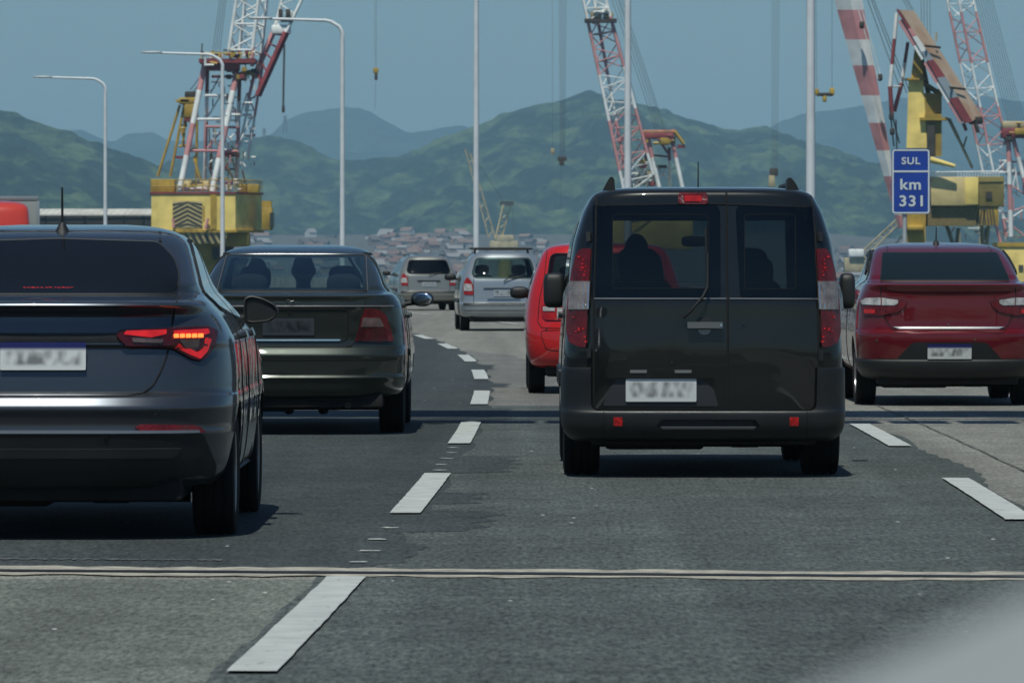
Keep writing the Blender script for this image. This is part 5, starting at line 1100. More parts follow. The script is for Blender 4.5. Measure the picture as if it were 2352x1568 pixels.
def hill(name, pts, d_foot, d_ridge, z0, m, nx=420, nv=70, rough=26.0, tree=7.0, seed=1, back=1.25, power=1.15):
    """a ridge whose skyline runs through the given picture points at its own distance"""
    P = np.array(pts, float); px = np.linspace(P[0, 0], P[-1, 0], nx); py = pchip(P[:, 0], P[:, 1], px)
    X = (px - CX) * d_ridge / F; ZR = CAMH + (HY - py) * d_ridge / F
    V, Fc = [], []
    for j in range(nv + 1):
        v = j / nv * back; d = d_foot + (d_ridge - d_foot) * v
        sp = fbm(X / 420.0 + seed * 7, np.full(nx, d / 900.0), 4, seed)
        shp = v ** power if v <= 1 else max(0.0, 1 - ((v - 1) / 0.25) ** 1.5 * 0.5)
        z = z0 + (ZR - z0) * shp
        k = 4 * v * (1 - v) if v < 1 else 0.0
        z = z + sp * rough * 3.2 * k * np.clip((ZR - z0) / 200, 0.2, 1.2) + fbm(X / 60.0, np.full(nx, d / 60.0), 4, seed + 9) * rough * 0.45 * (0.25 + k)
        z = z + (vnoise(X / 14.0, np.full(nx, d / 14.0), seed + 3) - 0.3) * tree * (0.6 if v > 0.9 else 1)
        V += [(float(a), float(d), float(b)) for a, b in zip(X, z)]
    for j in range(nv):
        for i in range(nx - 1): Fc.append((j * nx + i, j * nx + i + 1, (j + 1) * nx + i + 1, (j + 1) * nx + i))
    return new_obj(name, mesh_from(name, V, Fc, True, 180), m, kind='structure')
H1 = hill_mat('wooded hillside', (0.011, 0.026, 0.013), (0.085, 0.132, 0.046), (0.17, 0.21, 0.082), 0.014)
H2 = hill_mat('distant forest', (0.020, 0.040, 0.020), (0.038, 0.062, 0.028), (0.050, 0.072, 0.034), 0.003)
hill('distant_hills', [(-900, 330), (-400, 300), (0, 345), (100, 318), (145, 306), (180, 299), (225, 317), (258, 325), (300, 306), (345, 303), (400, 324), (470, 326), (560, 322), (620, 312), (660, 280), (700, 260), (755, 252), (800, 249), (845, 258), (890, 282), (945, 304), (1000, 299), (1060, 290), (1100, 302), (1250, 330), (1500, 345), (1690, 335), (1740, 305), (1800, 278), (1870, 258), (1940, 250), (2010, 238), (2090, 224), (2200, 215), (2350, 235), (2700, 280), (3200, 320)],
     10500, 13500, -5, H2, 520, 40, 40, 8, 5)
hill('hill', [(-200, 470), (200, 430), (440, 360), (520, 335), (580, 321), (640, 319), (700, 333), (760, 362), (830, 374), (900, 366), (960, 345), (1010, 320), (1060, 303), (1110, 287), (1180, 262), (1240, 247), (1290, 236), (1325, 222), (1355, 215), (1390, 219), (1430, 233), (1480, 246), (1560, 268), (1620, 284), (1690, 297), (1730, 294), (1780, 305), (1840, 322), (1900, 345), (1960, 368), (2040, 398), (2150, 450), (2300, 500), (2600, 540), (3100, 560)],
     5200, 7200, -12, H1, 760, 110, 42, 13, 2)
hill('hill', [(-1400, 240), (-700, 220), (-300, 235), (-80, 250), (0, 262), (50, 274), (110, 294), (170, 314), (240, 338), (300, 358), (360, 384), (430, 420), (520, 470), (620, 525), (720, 560), (860, 590)],
     3900, 5600, -12, H1, 520, 90, 36, 11, 3)
# low land where the settlement stands
def land_z(d, x=0.0): return (0.35 + 0.65 * min(1.0, max(0.0, (450 - x * 3600 / max(d, 1)) / 250.0))) * (land_h(d) + 14) - 14 + 2.0 * float(vnoise(np.array(x / 60.0), np.array(d / 60.0), 8))
def land_h(d): return -14 + max(0.0, min(d, 4650) - 2900) / 1700.0 * 36.0 - max(0.0, d - 4700) * 0.06
def land():
    V, Fc = [], []; xs = np.concatenate([np.linspace(-9000, -1600, 20), np.linspace(-1500, 1500, 260), np.linspace(1600, 9000, 20)]); ds = [2700, 2850, 2950, 3100, 3300, 3600, 3900, 4200, 4600, 4700, 5200, 5600]
    for d in ds:
        for x in xs: V.append((float(x), d, (land_z(d, float(x)) if d > 2750 else -24) + 3 * float(vnoise(np.array(x / 150.), np.array(d / 150.), 4))))
    n = len(xs)
    for j in range(len(ds) - 1):
        for i in range(n - 1): Fc.append((j * n + i, j * n + i + 1, (j + 1) * n + i + 1, (j + 1) * n + i))
    new_obj('ground', mesh_from('ground', V, Fc, True, 180), mat('built up ground', (0.030, 0.040, 0.030), 0.9, col2=(0.12, 0.10, 0.09), vscale=0.09, detail=10), kind='structure')
land()
# settlement: every small house its own object
roofs = [mat('far roof %d' % i, c, 0.9) for i, c in enumerate([(0.15, 0.085, 0.07), (0.18, 0.12, 0.10), (0.22, 0.21, 0.21), (0.09, 0.075, 0.075)])]
walls = [mat('far wall %d' % i, c, 0.9) for i, c in enumerate([(0.32, 0.30, 0.28), (0.20, 0.14, 0.12), (0.50, 0.50, 0.49), (0.13, 0.115, 0.11), (0.22, 0.19, 0.17)])]
HM = []
for wi, w in enumerate(walls):
    for ri, r in enumerate(roofs):
        a, b, h, e = 0.5, 0.5, 0.62, 1.0
        if (wi + ri) % 3 == 2:
            Vh = [(-a, -b, -.6), (a, -b, -.6), (a, b, -.6), (-a, b, -.6), (-a, -b, h), (a, -b, h), (a, b, h), (-a, b, h), (-a*1.1, -b*1.1, h), (a*1.1, -b*1.1, h), (a*1.1, b*1.1, h), (-a*1.1, b*1.1, h), (-a*1.1, -b*1.1, h+.08), (a*1.1, -b*1.1, h+.08), (a*1.1, b*1.1, h+.08), (-a*1.1, b*1.1, h+.08)]
            Fh = [(0, 1, 5, 4), (1, 2, 6, 5), (2, 3, 7, 6), (3, 0, 4, 7), (8, 9, 13, 12), (9, 10, 14, 13), (10, 11, 15, 14), (11, 8, 12, 15), (12, 13, 14, 15), (8, 9, 10, 11)]; mi = [0] * 4 + [1] * 6
        else:
            Vh = [(-a, -b, -.6), (a, -b, -.6), (a, b, -.6), (-a, b, -.6), (-a, -b, h), (a, -b, h), (a, b, h), (-a, b, h), (-a, 0, e), (a, 0, e), (-a*1.1, -b*1.15, h*.95), (a*1.1, -b*1.15, h*.95), (a*1.1, b*1.15, h*.95), (-a*1.1, b*1.15, h*.95), (-a*1.1, 0, e*1.03), (a*1.1, 0, e*1.03)]
            Fh = [(0, 1, 5, 4), (1, 2, 6, 9, 5), (2, 3, 7, 6), (3, 0, 4, 8, 7), (10, 11, 15, 14), (13, 12, 15, 14)]; mi = [0] * 4 + [1] * 2
        me = bpy.data.meshes.new('house'); me.from_pydata(Vh, [], Fh); me.polygons.foreach_set('material_index', mi); me.materials.append(w); me.materials.append(r); HM.append(me)
def house(px, py, d, sc, label='small hazy house in the far settlement at the foot of the hills', group='far settlement houses'):
    o = bpy.data.objects.new('house', random.choice(HM)); COL.objects.link(o)
    x = (px - CX) * d / F; o.location = (x, d, land_z(d, x) + 0.2 * sc); o.scale = (sc * random.uniform(1.0, 1.9), sc * random.uniform(1, 1.5), sc * random.uniform(0.8, 1.25)); o.rotation_euler = (0, 0, random.uniform(-0.7, 0.7))
    o['label'] = label; o['category'] = 'house'; o['group'] = group
rng = random.Random(5)
def row_of(d): return HY - (land_z(d) - CAMH) * F / d
cnt = 0
while cnt < 285:
    zone = rng.choice([(560, 640, 0.10), (690, 770, 0.08), (845, 1060, 0.5), (1030, 1080, 0.10), (1200, 1256, 0.10), (1930, 1985, 0.10)])
    if rng.random() > zone[2] * 2: continue
    px = rng.uniform(zone[0], zone[1]); d = 2950 + 1650 * rng.random() ** 0.8
    if px > 1900: d = 2950 + 1000 * rng.random()
    house(px, 0, d, rng.uniform(3.4, 6.2)); cnt += 1

# ---------------------------------------------------------------- harbour cranes
C_yel = mat('faded yellow crane paint', (0.84, 0.63, 0.185), 0.6, var=0.20, vscale=0.5, detail=9)
C_yel2 = mat('ochre crane paint', (0.42, 0.27, 0.035), 0.6, var=0.28, vscale=0.6, detail=9)
C_cream = mat('pale yellow panel', (0.64, 0.50, 0.23), 0.6, var=0.15, vscale=0.8, detail=9)
C_wht = mat('crane white', (0.80, 0.80, 0.78), 0.55, var=0.15, vscale=0.6, detail=9)
C_red = mat('faded crane red', (0.60, 0.27, 0.27), 0.6, var=0.2, vscale=0.5, detail=9)
C_dred = mat('dark crane red', (0.23, 0.040, 0.045), 0.6, var=0.3, vscale=0.5, detail=9)
C_dark = mat('greasy machinery', (0.05, 0.04, 0.032), 0.8, var=0.4, vscale=1)
C_rope = mat('steel rope', (0.07, 0.075, 0.08), 0.7)
C_rust = mat('rusty deck plate', (0.46, 0.36, 0.27), 0.8, col2=(0.34, 0.19, 0.11), vscale=0.35, detail=9)
C_olive = mat('dark window', (0.03, 0.045, 0.04), 0.2)
C_tan = mat('tan crane paint', (0.42, 0.34, 0.20), 0.7, var=0.3, vscale=0.4)
SETW = [C_wht, C_red, C_dred, C_yel]

class Crane:
    def __init__(self, label, d, px0, conv):
        self.d = d; self.conv = conv; self.root = new_obj('harbour_crane', None, (), None, label, 'crane', 'harbour cranes'); b = at(px0, HY, d); self.o = Vector((b.x, d, 0)); self.root.location = self.o
    def p(self, zx, zy, dy=0.0):
        px, py = self.conv(zx, zy); return at(px, py, self.d + dy) - self.o
    def leg(self, name, a, b, r, bands=None, dy=(0, 0), mats=None, r2=None, seg=8):
        return bar(name, self.p(*a, dy[0]), self.p(*b, dy[1]), r, mats or SETW, bands, self.root, seg, r2)
    def rope(self, a, b, r=0.035, dy=(0, 0)): return bar('rope', self.p(*a, dy[0]), self.p(*b, dy[1]), r, C_rope, None, self.root, 5)
    def lattice(self, chords, n, r, bands, depth, rl=0.06, name='boom_chord'):
        """chords: [(bottom zoom point, top zoom point, depth)], laced pairwise"""
        E = []
        for (a, b, dy) in chords:
            bar(name, self.p(*a, dy), self.p(*b, dy), r, SETW, bands, self.root, 8); E.append((self.p(*a, dy), self.p(*b, dy)))
        ts = [k / n for k in range(n + 1)]
        def band_at(t):
            for q, i in bands:
                if t <= q: return i
            return bands[-1][1]
        for (a, b) in [(i, (i + 1) % len(E)) for i in range(len(E) if len(E) > 2 else 1)]:
            for k in range(n):
                mi = band_at((k + 0.5) / n)
                s, e = (a, b) if k % 2 == 0 else (b, a)
                bar('lacing', E[s][0].lerp(E[s][1], ts[k]), E[e][0].lerp(E[e][1], ts[k + 1]), rl, SETW[mi], None, self.root, 5)
                if k % 2 == 0: bar('lacing', E[a][0].lerp(E[a][1], ts[k]), E[b][0].lerp(E[b][1], ts[k]), rl, SETW[mi], None, self.root, 5)
    def pbox(self, name, zx0, zx1, zy0, zy1, depth, m, dy=0.0, rotz=0.0, bevel=0.0, parent=None):
        a, b = self.p(zx0, zy1, dy), self.p(zx1, zy0, dy)
        return box(name, ((a.x + b.x) / 2, dy + depth / 2, (a.z + b.z) / 2), (b.x - a.x, depth, b.z - a.z), m, parent or self.root, rotz, bevel)
    def pontoon(self, w, l, ped=2.0, ztop=4.0, x=0.0):
        box('pontoon', (x, l * 0.2, -20.5), (w, l, 4.5), mat('barge hull', (0.06, 0.05, 0.05), 0.7, var=0.3), self.root, 0, 0.3)
        bar('pedestal', (x, 4.0, -18.4), (x, 4.0, ztop), ped * 1.25, C_yel2, None, self.root, 24, ped)

def chevrons(parent, x0, x1, z0, z1, y, n, mats, up=True, rot=0.0, org=(0, 0)):
    """painted hazard boards: alternating V strips, each a slim plate"""
    w = x1 - x0; h = (z1 - z0) / n; k = w * 0.38; xm = (x0 + x1) / 2
    ca, sa = math.cos(rot), math.sin(rot)
    for i in range(-3, n + 1):
        za, zb = z0 + h * i, z0 + h * (i + 0.5)
        for s, (xa, xb) in ((0, (x0, xm)), (1, (xm, x1))):
            la, lb = (0, k) if s == 0 else (k, 0)
            if not up: la, lb = k - la, k - lb
            q = [(xa, za + la), (xb, za + lb), (xb, zb + lb), (xa, zb + la)]
            q = [(x, min(max(z, z0), z1)) for x, z in q]
            if max(z for _, z in q) - min(z for _, z in q) < 0.02: continue
            V = [(x * ca, y + x * sa, z) for x, z in q]
            new_obj('chevron_stripe', mesh_from('chevron', V, [(0, 1, 2, 3)], False), mats, parent)

def clutter(K, x0, x1, y0, y1, n, mats, seed, dy=(1, 6), r=(0.05, 0.12), L=(40, 130)):
    """rails, ladders and small bracing that fill the frame of a crane"""
    q = random.Random(seed)
    for i in range(n):
        a = (q.uniform(x0, x1), q.uniform(y0, y1)); t = q.choice([0, 0, math.pi / 2, math.pi / 2, q.uniform(0, math.pi)]); l = q.uniform(*L); e = q.uniform(*dy)
        b = (min(x1, max(x0, a[0] + l * math.cos(t))), min(y1, a[1] + l * math.sin(t)))
        if abs(a[0] - b[0]) + abs(a[1] - b[1]) < 12: continue
        K.leg(q.choice(['brace', 'ladder', 'hand_rail']), a, b, q.uniform(*r), None, (e, e), [q.choice(mats)], seg=5)
M_chev = mat('dark hazard stripe', (0.06, 0.055, 0.045), 0.7, var=0.2)
# --- crane at left with the yellow house
def crane_left():
    K = Crane('floating crane with yellow house, hazard chevrons and red and white A frame, at left', 700.0, 445, lambda a, b: (318.8 + a * 0.38278, b * 0.38278)); r = K.root; p = K.p
    K.pontoon(30, 40, 3.2, 4.2)
    a, b = p(75, 1380), p(585, 1165); ang = -0.30; W = (b.x - a.x) / math.cos(ang); H = b.z - a.z
    h = new_obj('house', None, (), r); h.location = (a.x, 0, 0); h.rotation_euler = (0, 0, 0)
    # house as a prism in plan: long lit front, short shaded right side
    fl = Vector((a.x, 0.0)); fr = Vector((b.x, -2.2)); side = p(735, 1165, 5.0).x; rr_ = Vector((side, 6.5)); rl_ = Vector((a.x - 0.5, 9))
    plan = [fl, fr, rr_, rl_]
    def plan_box(name, z0, z1, grow, m, parent=r):
        c0 = sum((Vector(q) for q in plan), Vector((0, 0))) / 4; q = [c0 + (Vector(v) - c0) * grow for v in plan]
        V = [(v.x, v.y, z0) for v in q] + [(v.x, v.y, z1) for v in q]; return new_obj(name, mesh_from(name, V, [(0, 1, 2, 3), (4, 5, 6, 7), (0, 1, 5, 4), (1, 2, 6, 5), (2, 3, 7, 6), (3, 0, 4, 7)], False), m, parent)
    bpy.data.objects.remove(h)
    hs = plan_box('machinery_house', a.z, b.z, 1.0, C_yel); plan_box('roof_ledge', b.z, b.z + 0.25, 1.03, C_dred); plan_box('floor_ledge', a.z - 0.3, a.z, 1.04, C_yel2)
    zr = p(0, 1080).z
    fdir = (fr - fl)
    for i in range(14):
        q = fl + fdir * (i / 13); bar('rail_post', (q.x, q.y, b.z + 0.25), (q.x, q.y, zr), 0.06, C_yel2, None, r, 5)
        q2 = fr + (rr_ - fr) * (i / 13)
        if i: bar('rail_post', (q2.x, q2.y, b.z + 0.25), (q2.x, q2.y, zr + (0.0)), 0.06, C_yel2, None, r, 5)
    for z in (zr, (zr + b.z) / 2 + 0.1):
        bar('hand_rail', (fl.x, fl.y, z), (fr.x, fr.y, z), 0.07, C_yel2, None, r, 6); bar('hand_rail', (fr.x, fr.y, z), (rr_.x, rr_.y, z), 0.07, C_yel2, None, r, 6)
    K.pbox('winch_box', 70, 215, 1075, 1160, 3.0, C_yel2, 1.0, 0, 0.1); K.pbox('winch_box', 600, 720, 1105, 1158, 3.0, C_yel2, 1.5, 0, 0.1); K.pbox('winch_drum', 255, 420, 1085, 1145, 2.0, C_cream, 3.0, 0, 0.15)
    # chevrons on the front and skirt (the front leans from fl to fr)
    slope = fdir.y / fdir.x
    g = new_obj('chevron_board', None, (), r); x0, x1 = p(205, 0).x, p(385, 0).x
    bpy.data.objects.remove(g)
    bd = new_obj('chevron_board', mesh_from('board', [(x, (x - fl.x) * slope - 0.06, z) for x, z in ((x0, p(0, 1370).z), (x1, p(0, 1370).z), (x1, p(0, 1207).z), (x0, p(0, 1207).z))], [(0, 1, 2, 3)], False), C_cream, r)
    ca = math.atan(slope)
    n = 6; z0, z1 = p(0, 1368).z, p(0, 1209).z; hh = (z1 - z0) / n; xm = (x0 + x1) / 2; k = hh * 1.7
    def vstripe(xa, xb, za, zb, lo, hi, la, lb, parent, base):
        q = [(xa, za + la), (xb, za + lb), (xb, zb + lb), (xa, zb + la)]; q = [(x, min(max(z, lo), hi)) for x, z in q]
        if max(z for _, z in q) - min(z for _, z in q) < 0.05: return
        new_obj('chevron_stripe', mesh_from('chevron', [(x, base(x, z), z) for x, z in q], [(0, 1, 2, 3)], False), M_chev, parent)
    fb = lambda x, z: (x - fl.x) * slope - 0.12
    for i in range(-3, n): 
        vstripe(x0, xm, z0 + hh * i, z0 + hh * (i + 0.5), z0, z1, 0, k, bd, fb); vstripe(xm, x1, z0 + hh * i, z0 + hh * (i + 0.5), z0, z1, k, 0, bd, fb)
    # skirt sloping in under the house
    s0, s1 = p(265, 0).x, p(540, 0).x; zt, zb = p(0, 1385).z, p(0, 1462).z
    sk = new_obj('skirt', mesh_from('skirt', [(s0, (s0 - fl.x) * slope - 0.1, zt), (s1, (s1 - fl.x) * slope - 0.1, zt), (s1 - 0.4, (s1 - fl.x) * slope + 0.3, zb), (s0, (s0 - fl.x) * slope + 0.3, zb)], [(0, 1, 2, 3)], False), C_cream, r)
    nb = 7; wv = (s1 - s0) / nb
    for i in range(nb):
        xa = s0 + wv * i; q = [(xa, zt), (xa + wv * 0.5, zt), (xa + wv * 1.5, zb), (xa + wv, zb)]
        new_obj('chevron_stripe', mesh_from('chevron', [(min(x, s1 - 0.2), (x - fl.x) * slope - 0.2 + 0.4 * (zt - z) / (zt - zb), z) for x, z in q], [(0, 1, 2, 3)], False), M_chev, sk)
    K.pbox('slew_base', 380, 660, 1395, 1480, 5.0, C_yel2, 1.2, 0, 0.3); K.pbox('slew_ring', 330, 560, 1460, 1560, 5.0, C_dark, 1.6, 0, 0.3)
    K.pbox('control_cabin', 738, 800, 1245, 1380, 3.0, C_yel2, 1.5, 0, 0.08); K.pbox('cabin_window', 786, 810, 1275, 1365, 2.0, C_olive, 1.2); K.pbox('cabin_rail', 738, 795, 1205, 1243, 2.5, C_yel2, 1.8); K.pbox('ladder_cage', 385, 415, 1235, 1330, 0.6, C_yel2, -1.4); K.pbox('corner_post', 430, 465, 1168, 1375, 0.5, C_yel2, -1.9)
    K.leg('pipe', (415, 1310), (400, 1375), 0.18, None, (-2.0, -2.0), [C_red]); K.leg('pipe', (205, 1310), (210, 1365), 0.15, None, (-1.2, -1.2), [C_red])
    # A frame legs with painted bands
    bd4 = [(0.27, 0), (0.52, 1), (0.78, 0), (1.0, 1)]
    K.leg('frame_leg', (245, 1140), (398, 375), 0.36, bd4, (0, 2)); K.leg('frame_leg', (440, 1150), (588, 440), 0.38, [(0.28, 0), (0.55, 1), (0.85, 0), (1.0, 1)], (0, 2))
    K.leg('frame_leg', (395, 1110), (412, 420), 0.24, [(0.3, 0), (0.55, 1), (0.8, 0), (1, 2)], (6, 4)); K.leg('frame_leg', (588, 1115), (604, 480), 0.24, [(0.3, 0), (0.55, 1), (0.8, 0), (1, 2)], (6, 4))
    K.leg('frame_leg', (655, 960), (745, 380), 0.17, [(0.45, 0), (1, 1)], (5, 5)); K.leg('frame_leg', (640, 670), (700, 420), 0.2, [(0.3, 0), (1, 1)], (4, 4)); K.leg('frame_leg', (590, 940), (660, 620), 0.14, [(1, 0)], (5, 5))
    for q in ((320, 718, 515, 715, 0), (300, 905, 490, 905, 1), (255, 1135, 395, 1130, 0), (395, 575, 570, 575, 0), (405, 905, 595, 910, 1), (440, 460, 600, 460, 2), (520, 690, 680, 690, 0), (400, 760, 600, 765, 1)): K.leg('cross_beam', (q[0], q[1]), (q[2], q[3]), 0.17, [(1, q[4])], (1, 3))
    for q in ((395, 1010, 470, 930, 0), (470, 930, 590, 1090, 0), (415, 700, 500, 560, 0), (500, 560, 595, 690, 0), (410, 890, 500, 780, 1), (505, 780, 590, 890, 0), (330, 960, 375, 1100, 3), (515, 950, 570, 1090, 3), (600, 860, 680, 700, 0), (610, 690, 650, 560, 0), (600, 1000, 650, 900, 0), (420, 1000, 460, 1110, 2), (620, 1020, 640, 1100, 2), (430, 560, 480, 470, 0), (640, 620, 720, 560, 1), (650, 560, 690, 660, 1), (545, 830, 600, 780, 0), (440, 830, 600, 1010, 0)): K.leg('brace', (q[0], q[1]), (q[2], q[3]), 0.10, [(1, q[4])], (4, 5), seg=6)
    K.pbox('brace_platform', 500, 600, 915, 940, 3, C_dred, 3)
    clutter(K, 405, 600, 470, 1100, 55, [C_wht, C_wht, C_red, C_dred, C_yel2, C_dark], 21); clutter(K, 600, 700, 430, 1000, 26, [C_wht, C_wht, C_red, C_dark], 22, L=(20, 80)); clutter(K, 250, 620, 1075, 1140, 30, [C_yel2, C_wht, C_dark, C_dred], 23, (0, 5), (0.06, 0.15), (20, 70)); clutter(K, 380, 700, 300, 400, 24, [C_yel2, C_dark, C_dred, C_wht], 24, (0, 5), (0.06, 0.16), (15, 60)); clutter(K, 240, 345, 560, 900, 16, [C_yel2, C_dark], 25, (6, 8), (0.06, 0.14), (15, 60))
    # top platform and machinery
    K.pbox('top_platform', 360, 700, 352, 378, 6.0, C_dred, 0.5); K.pbox('top_beam', 405, 600, 378, 420, 4.0, C_dred, 1.0)
    rg = random.Random(3)
    for i in range(26):
        x = 365 + rg.random() * 320; z = 350 - rg.random() * 30; K.pbox('sheave', x, x + 18, z - 16, z + 4, 1.5, [C_dark, C_yel2, C_dred, C_wht][i % 4], rg.random() * 5)
    for i in range(24):
        x = 520 + rg.random() * 160; z = 385 + rg.random() * 110; K.pbox('winch_part', x, x + 28, z, z + 26, 1.5, [C_yel2, C_dark, C_yel2, C_dred][i % 4], rg.random() * 4)
    for x in (375, 440, 480, 555, 610, 660): K.leg('rail_post', (x, 350), (x, 318), 0.06, [(1, 3)], (0.5, 0.5), seg=5)
    K.leg('hand_rail', (365, 320), (690, 320), 0.06, [(1, 3)], (0.5, 0.5), seg=5); K.leg('mast', (378, 350), (380, 262), 0.08, None, (1, 1), [C_dark])
    # white lattice jib, leaning away upwards, cut by the top of the picture
    K.lattice([((540, 300), (600, -90), 1.0), ((682, 300), (728, -90), 1.0), ((735, 330), (778, -90), 5.0), ((600, 320), (650, -90), 5.0)], 5, 0.22, [(1.0, 0)], 4, 0.10, 'jib_chord')
    K.leg('jib_foot', (680, 400), (685, 290), 0.22, [(1, 1)], (1, 1)); K.leg('jib_foot', (715, 470), (738, 320), 0.2, [(1, 1)], (4, 4))
    # red boom to the upper right
    K.leg('boom_chord', (715, 575), (885, 195), 0.42, [(1, 2)], (0, 0), seg=4); K.leg('boom_chord', (690, 470), (810, 190), 0.34, [(1, 1)], (4, 4), seg=4)
    K.lattice([((885, 195), (1015, -80), 0.0), ((810, 190), (880, -80), 4.0)], 5, 0.20, [(1.0, 0)], 3, 0.08, 'boom_chord')
    for t in (0.15, 0.35, 0.55, 0.75, 0.95): K.leg('lacing', (690 + 120 * t, 470 - 280 * t), (715 + 170 * t, 575 - 380 * t), 0.12, [(1, 2)], (4, 0), seg=5)
    K.pbox('boom_head', 795, 910, 150, 205, 2.0, C_wht, 0, 0, 0.2)
    K.pbox('sheave_block', 838, 862, 55, 108, 1.2, C_dark, -0.5, 0, 0.1); K.pbox('sheave_block', 882, 908, 55, 108, 1.2, C_dark, -0.5, 0, 0.1); K.pbox('sheave_beam', 850, 925, 104, 132, 1.2, C_dark, -0.4, 0, 0.1)
    for dx in (-3, 3): K.rope((873 + dx, 270), (866 + dx, 640), 0.07)
    K.pbox('hook', 858, 876, 635, 676, 0.5, C_dark, 0, 0, 0.1)
    for i in range(4): K.rope((445 + 14 * i, 300), (492 + 12 * i, -40), 0.035, (2, 2))
    K.rope((310, 540), (385, 440), 0.05, (4, 2)); K.rope((325, 555), (392, 470), 0.05, (4, 2))
    # yellow back mast
    for q in ((112, 1060, 247, 630), (188, 1060, 275, 620), (265, 880, 285, 610), (345, 1070, 350, 640)): K.leg('back_mast', (q[0], q[1]), (q[2], q[3]), 0.17, [(1, 0)], (7, 7), [C_yel2])
    for q in ((330, 940, 375, 1090), (260, 1060, 300, 900), (240, 880, 290, 870), (270, 700, 340, 760)): K.leg('brace', (q[0], q[1]), (q[2], q[3]), 0.14, [(1, 0)], (7, 7), [C_yel2])
    K.pbox('mast_head', 240, 345, 585, 625, 2.5, C_yel2, 6, 0, 0.2); K.pbox('mast_platform', 222, 300, 598, 612, 3.0, C_yel2, 6); K.pbox('mast_sheaves', 275, 345, 548, 590, 1.5, C_dark, 6.2, 0, 0.2); K.pbox('mast_sheaves', 270, 335, 620, 710, 2.0, C_yel2, 6, 0, 0.3); K.pbox('mast_beam', 270, 320, 712, 728, 2, C_dred, 6); K.pbox('mast_beam', 220, 300, 936, 952, 2, C_dred, 6)
crane_left()

# --- crane in the middle behind the van
def crane_mid():
    K = Crane('hazy red and white lattice crane rising behind the black van roof', 900.0, 1470, lambda a, b: (1219.1 + a * 0.28703, b * 0.28703))
    K.pontoon(24, 30, 2.5, 4.2); K.pbox('machinery_house', 640, 1300, 1560, 2000, 9, C_yel, 3, 0, 0.2)
    B = [(0.12, 0), (0.37, 1), (0.60, 0), (0.88, 1), (1.0, 0)]
    K.lattice([((752, 1560), (412, -40), 0.0), ((790, 1560), (500, -40), 4.0), ((980, 1400), (590, -40), 0.0)], 15, 0.26, B, 3, 0.10)
    K.pbox('boom_platform', 432, 690, 150, 178, 4, C_dark, -1); K.pbox('platform_gear', 480, 570, 85, 150, 3, C_tan, 0, 0, 0.3); K.pbox('platform_gear', 600, 660, 100, 150, 3, C_yel2, 0, 0, 0.3); K.pbox('platform_gear', 500, 620, 85, 110, 3, C_wht, -0.5, 0, 0.2)
    # A frame
    K.leg('frame_leg', (1050, 1600), (938, 1110), 0.34, [(0.69, 0), (1, 1)], (2, 2)); K.leg('frame_leg', (1235, 1600), (1130, 1120), 0.34, [(0.7, 0), (1, 1)], (2, 2)); K.leg('frame_leg', (1117, 1600), (1108, 1180), 0.26, [(0.75, 0), (1, 2)], (7, 7)); K.leg('frame_leg', (935, 1600), (915, 1120), 0.24, [(0.6, 0), (1, 2)], (7, 7))
    K.pbox('frame_head', 895, 1150, 1060, 1110, 5, C_dred, 1, 0, 0.2); K.pbox('head_gear', 890, 1165, 1040, 1072, 4, mat('rust orange gear', (0.40, 0.17, 0.09), 0.7, var=0.35, vscale=0.8), 1, 0, 0.3); K.pbox('head_gear', 1030, 1120, 1090, 1160, 3, C_yel2, 1, 0, 0.3)
    K.leg('head_arm', (1150, 1050), (1225, 1150), 0.28, [(1, 0)], (1, 1), [C_yel2]); K.pbox('arm_platform', 1175, 1235, 1158, 1185, 2, C_dred, 1)
    K.leg('head_arm', (1020, 1110), (1100, 1230), 0.2, [(1, 2)], (2, 2)); K.leg('cross_beam', (950, 1240), (1120, 1255), 0.16, [(1, 2)], (3, 3))
    for q in ((800, 1290, 890, 1410), (860, 1290, 940, 1470), (800, 1390, 930, 1380), (820, 1480, 1000, 1460), (930, 1330, 1010, 1340), (1000, 1330, 1100, 1420), (1010, 1440, 1110, 1330), (1110, 1370, 1160, 1340)): K.leg('brace', q[:2], q[2:], 0.13, [(1, 0)], (4, 4), seg=5)
    for q in ((865, 935, 1315, 1345, C_dred), (880, 940, 1275, 1315, C_yel2), (835, 920, 1455, 1480, C_dark), (945, 1000, 1450, 1490, C_dred), (1015, 1090, 1320, 1345, C_dark), (930, 990, 1370, 1430, C_tan)): K.pbox('winch_gear', q[0], q[1], q[2], q[3], 2, q[4], 3, 0, 0.15)
    clutter(K, 800, 1010, 1270, 1500, 40, [C_wht, C_wht, C_tan, C_dred, C_yel2], 31, (2, 6), (0.06, 0.14), (20, 80)); clutter(K, 895, 1165, 1035, 1150, 24, [C_yel2, C_dred, C_dark], 32, (0, 4), (0.08, 0.2), (15, 60)); clutter(K, 480, 660, 60, 170, 18, [C_wht, C_tan, C_dark], 33, (-1, 3), (0.06, 0.14), (15, 60))
    for a, b in ((640, 1000), (668, 1020), (690, 1040), (700, 1062), (720, 1075)): K.rope((a, -30), (b, 1035), 0.04, (2, 2))
    for x in (760, 790): K.rope((x - 120, 200), (x + 120, 1040), 0.03, (2, 2))
crane_mid()

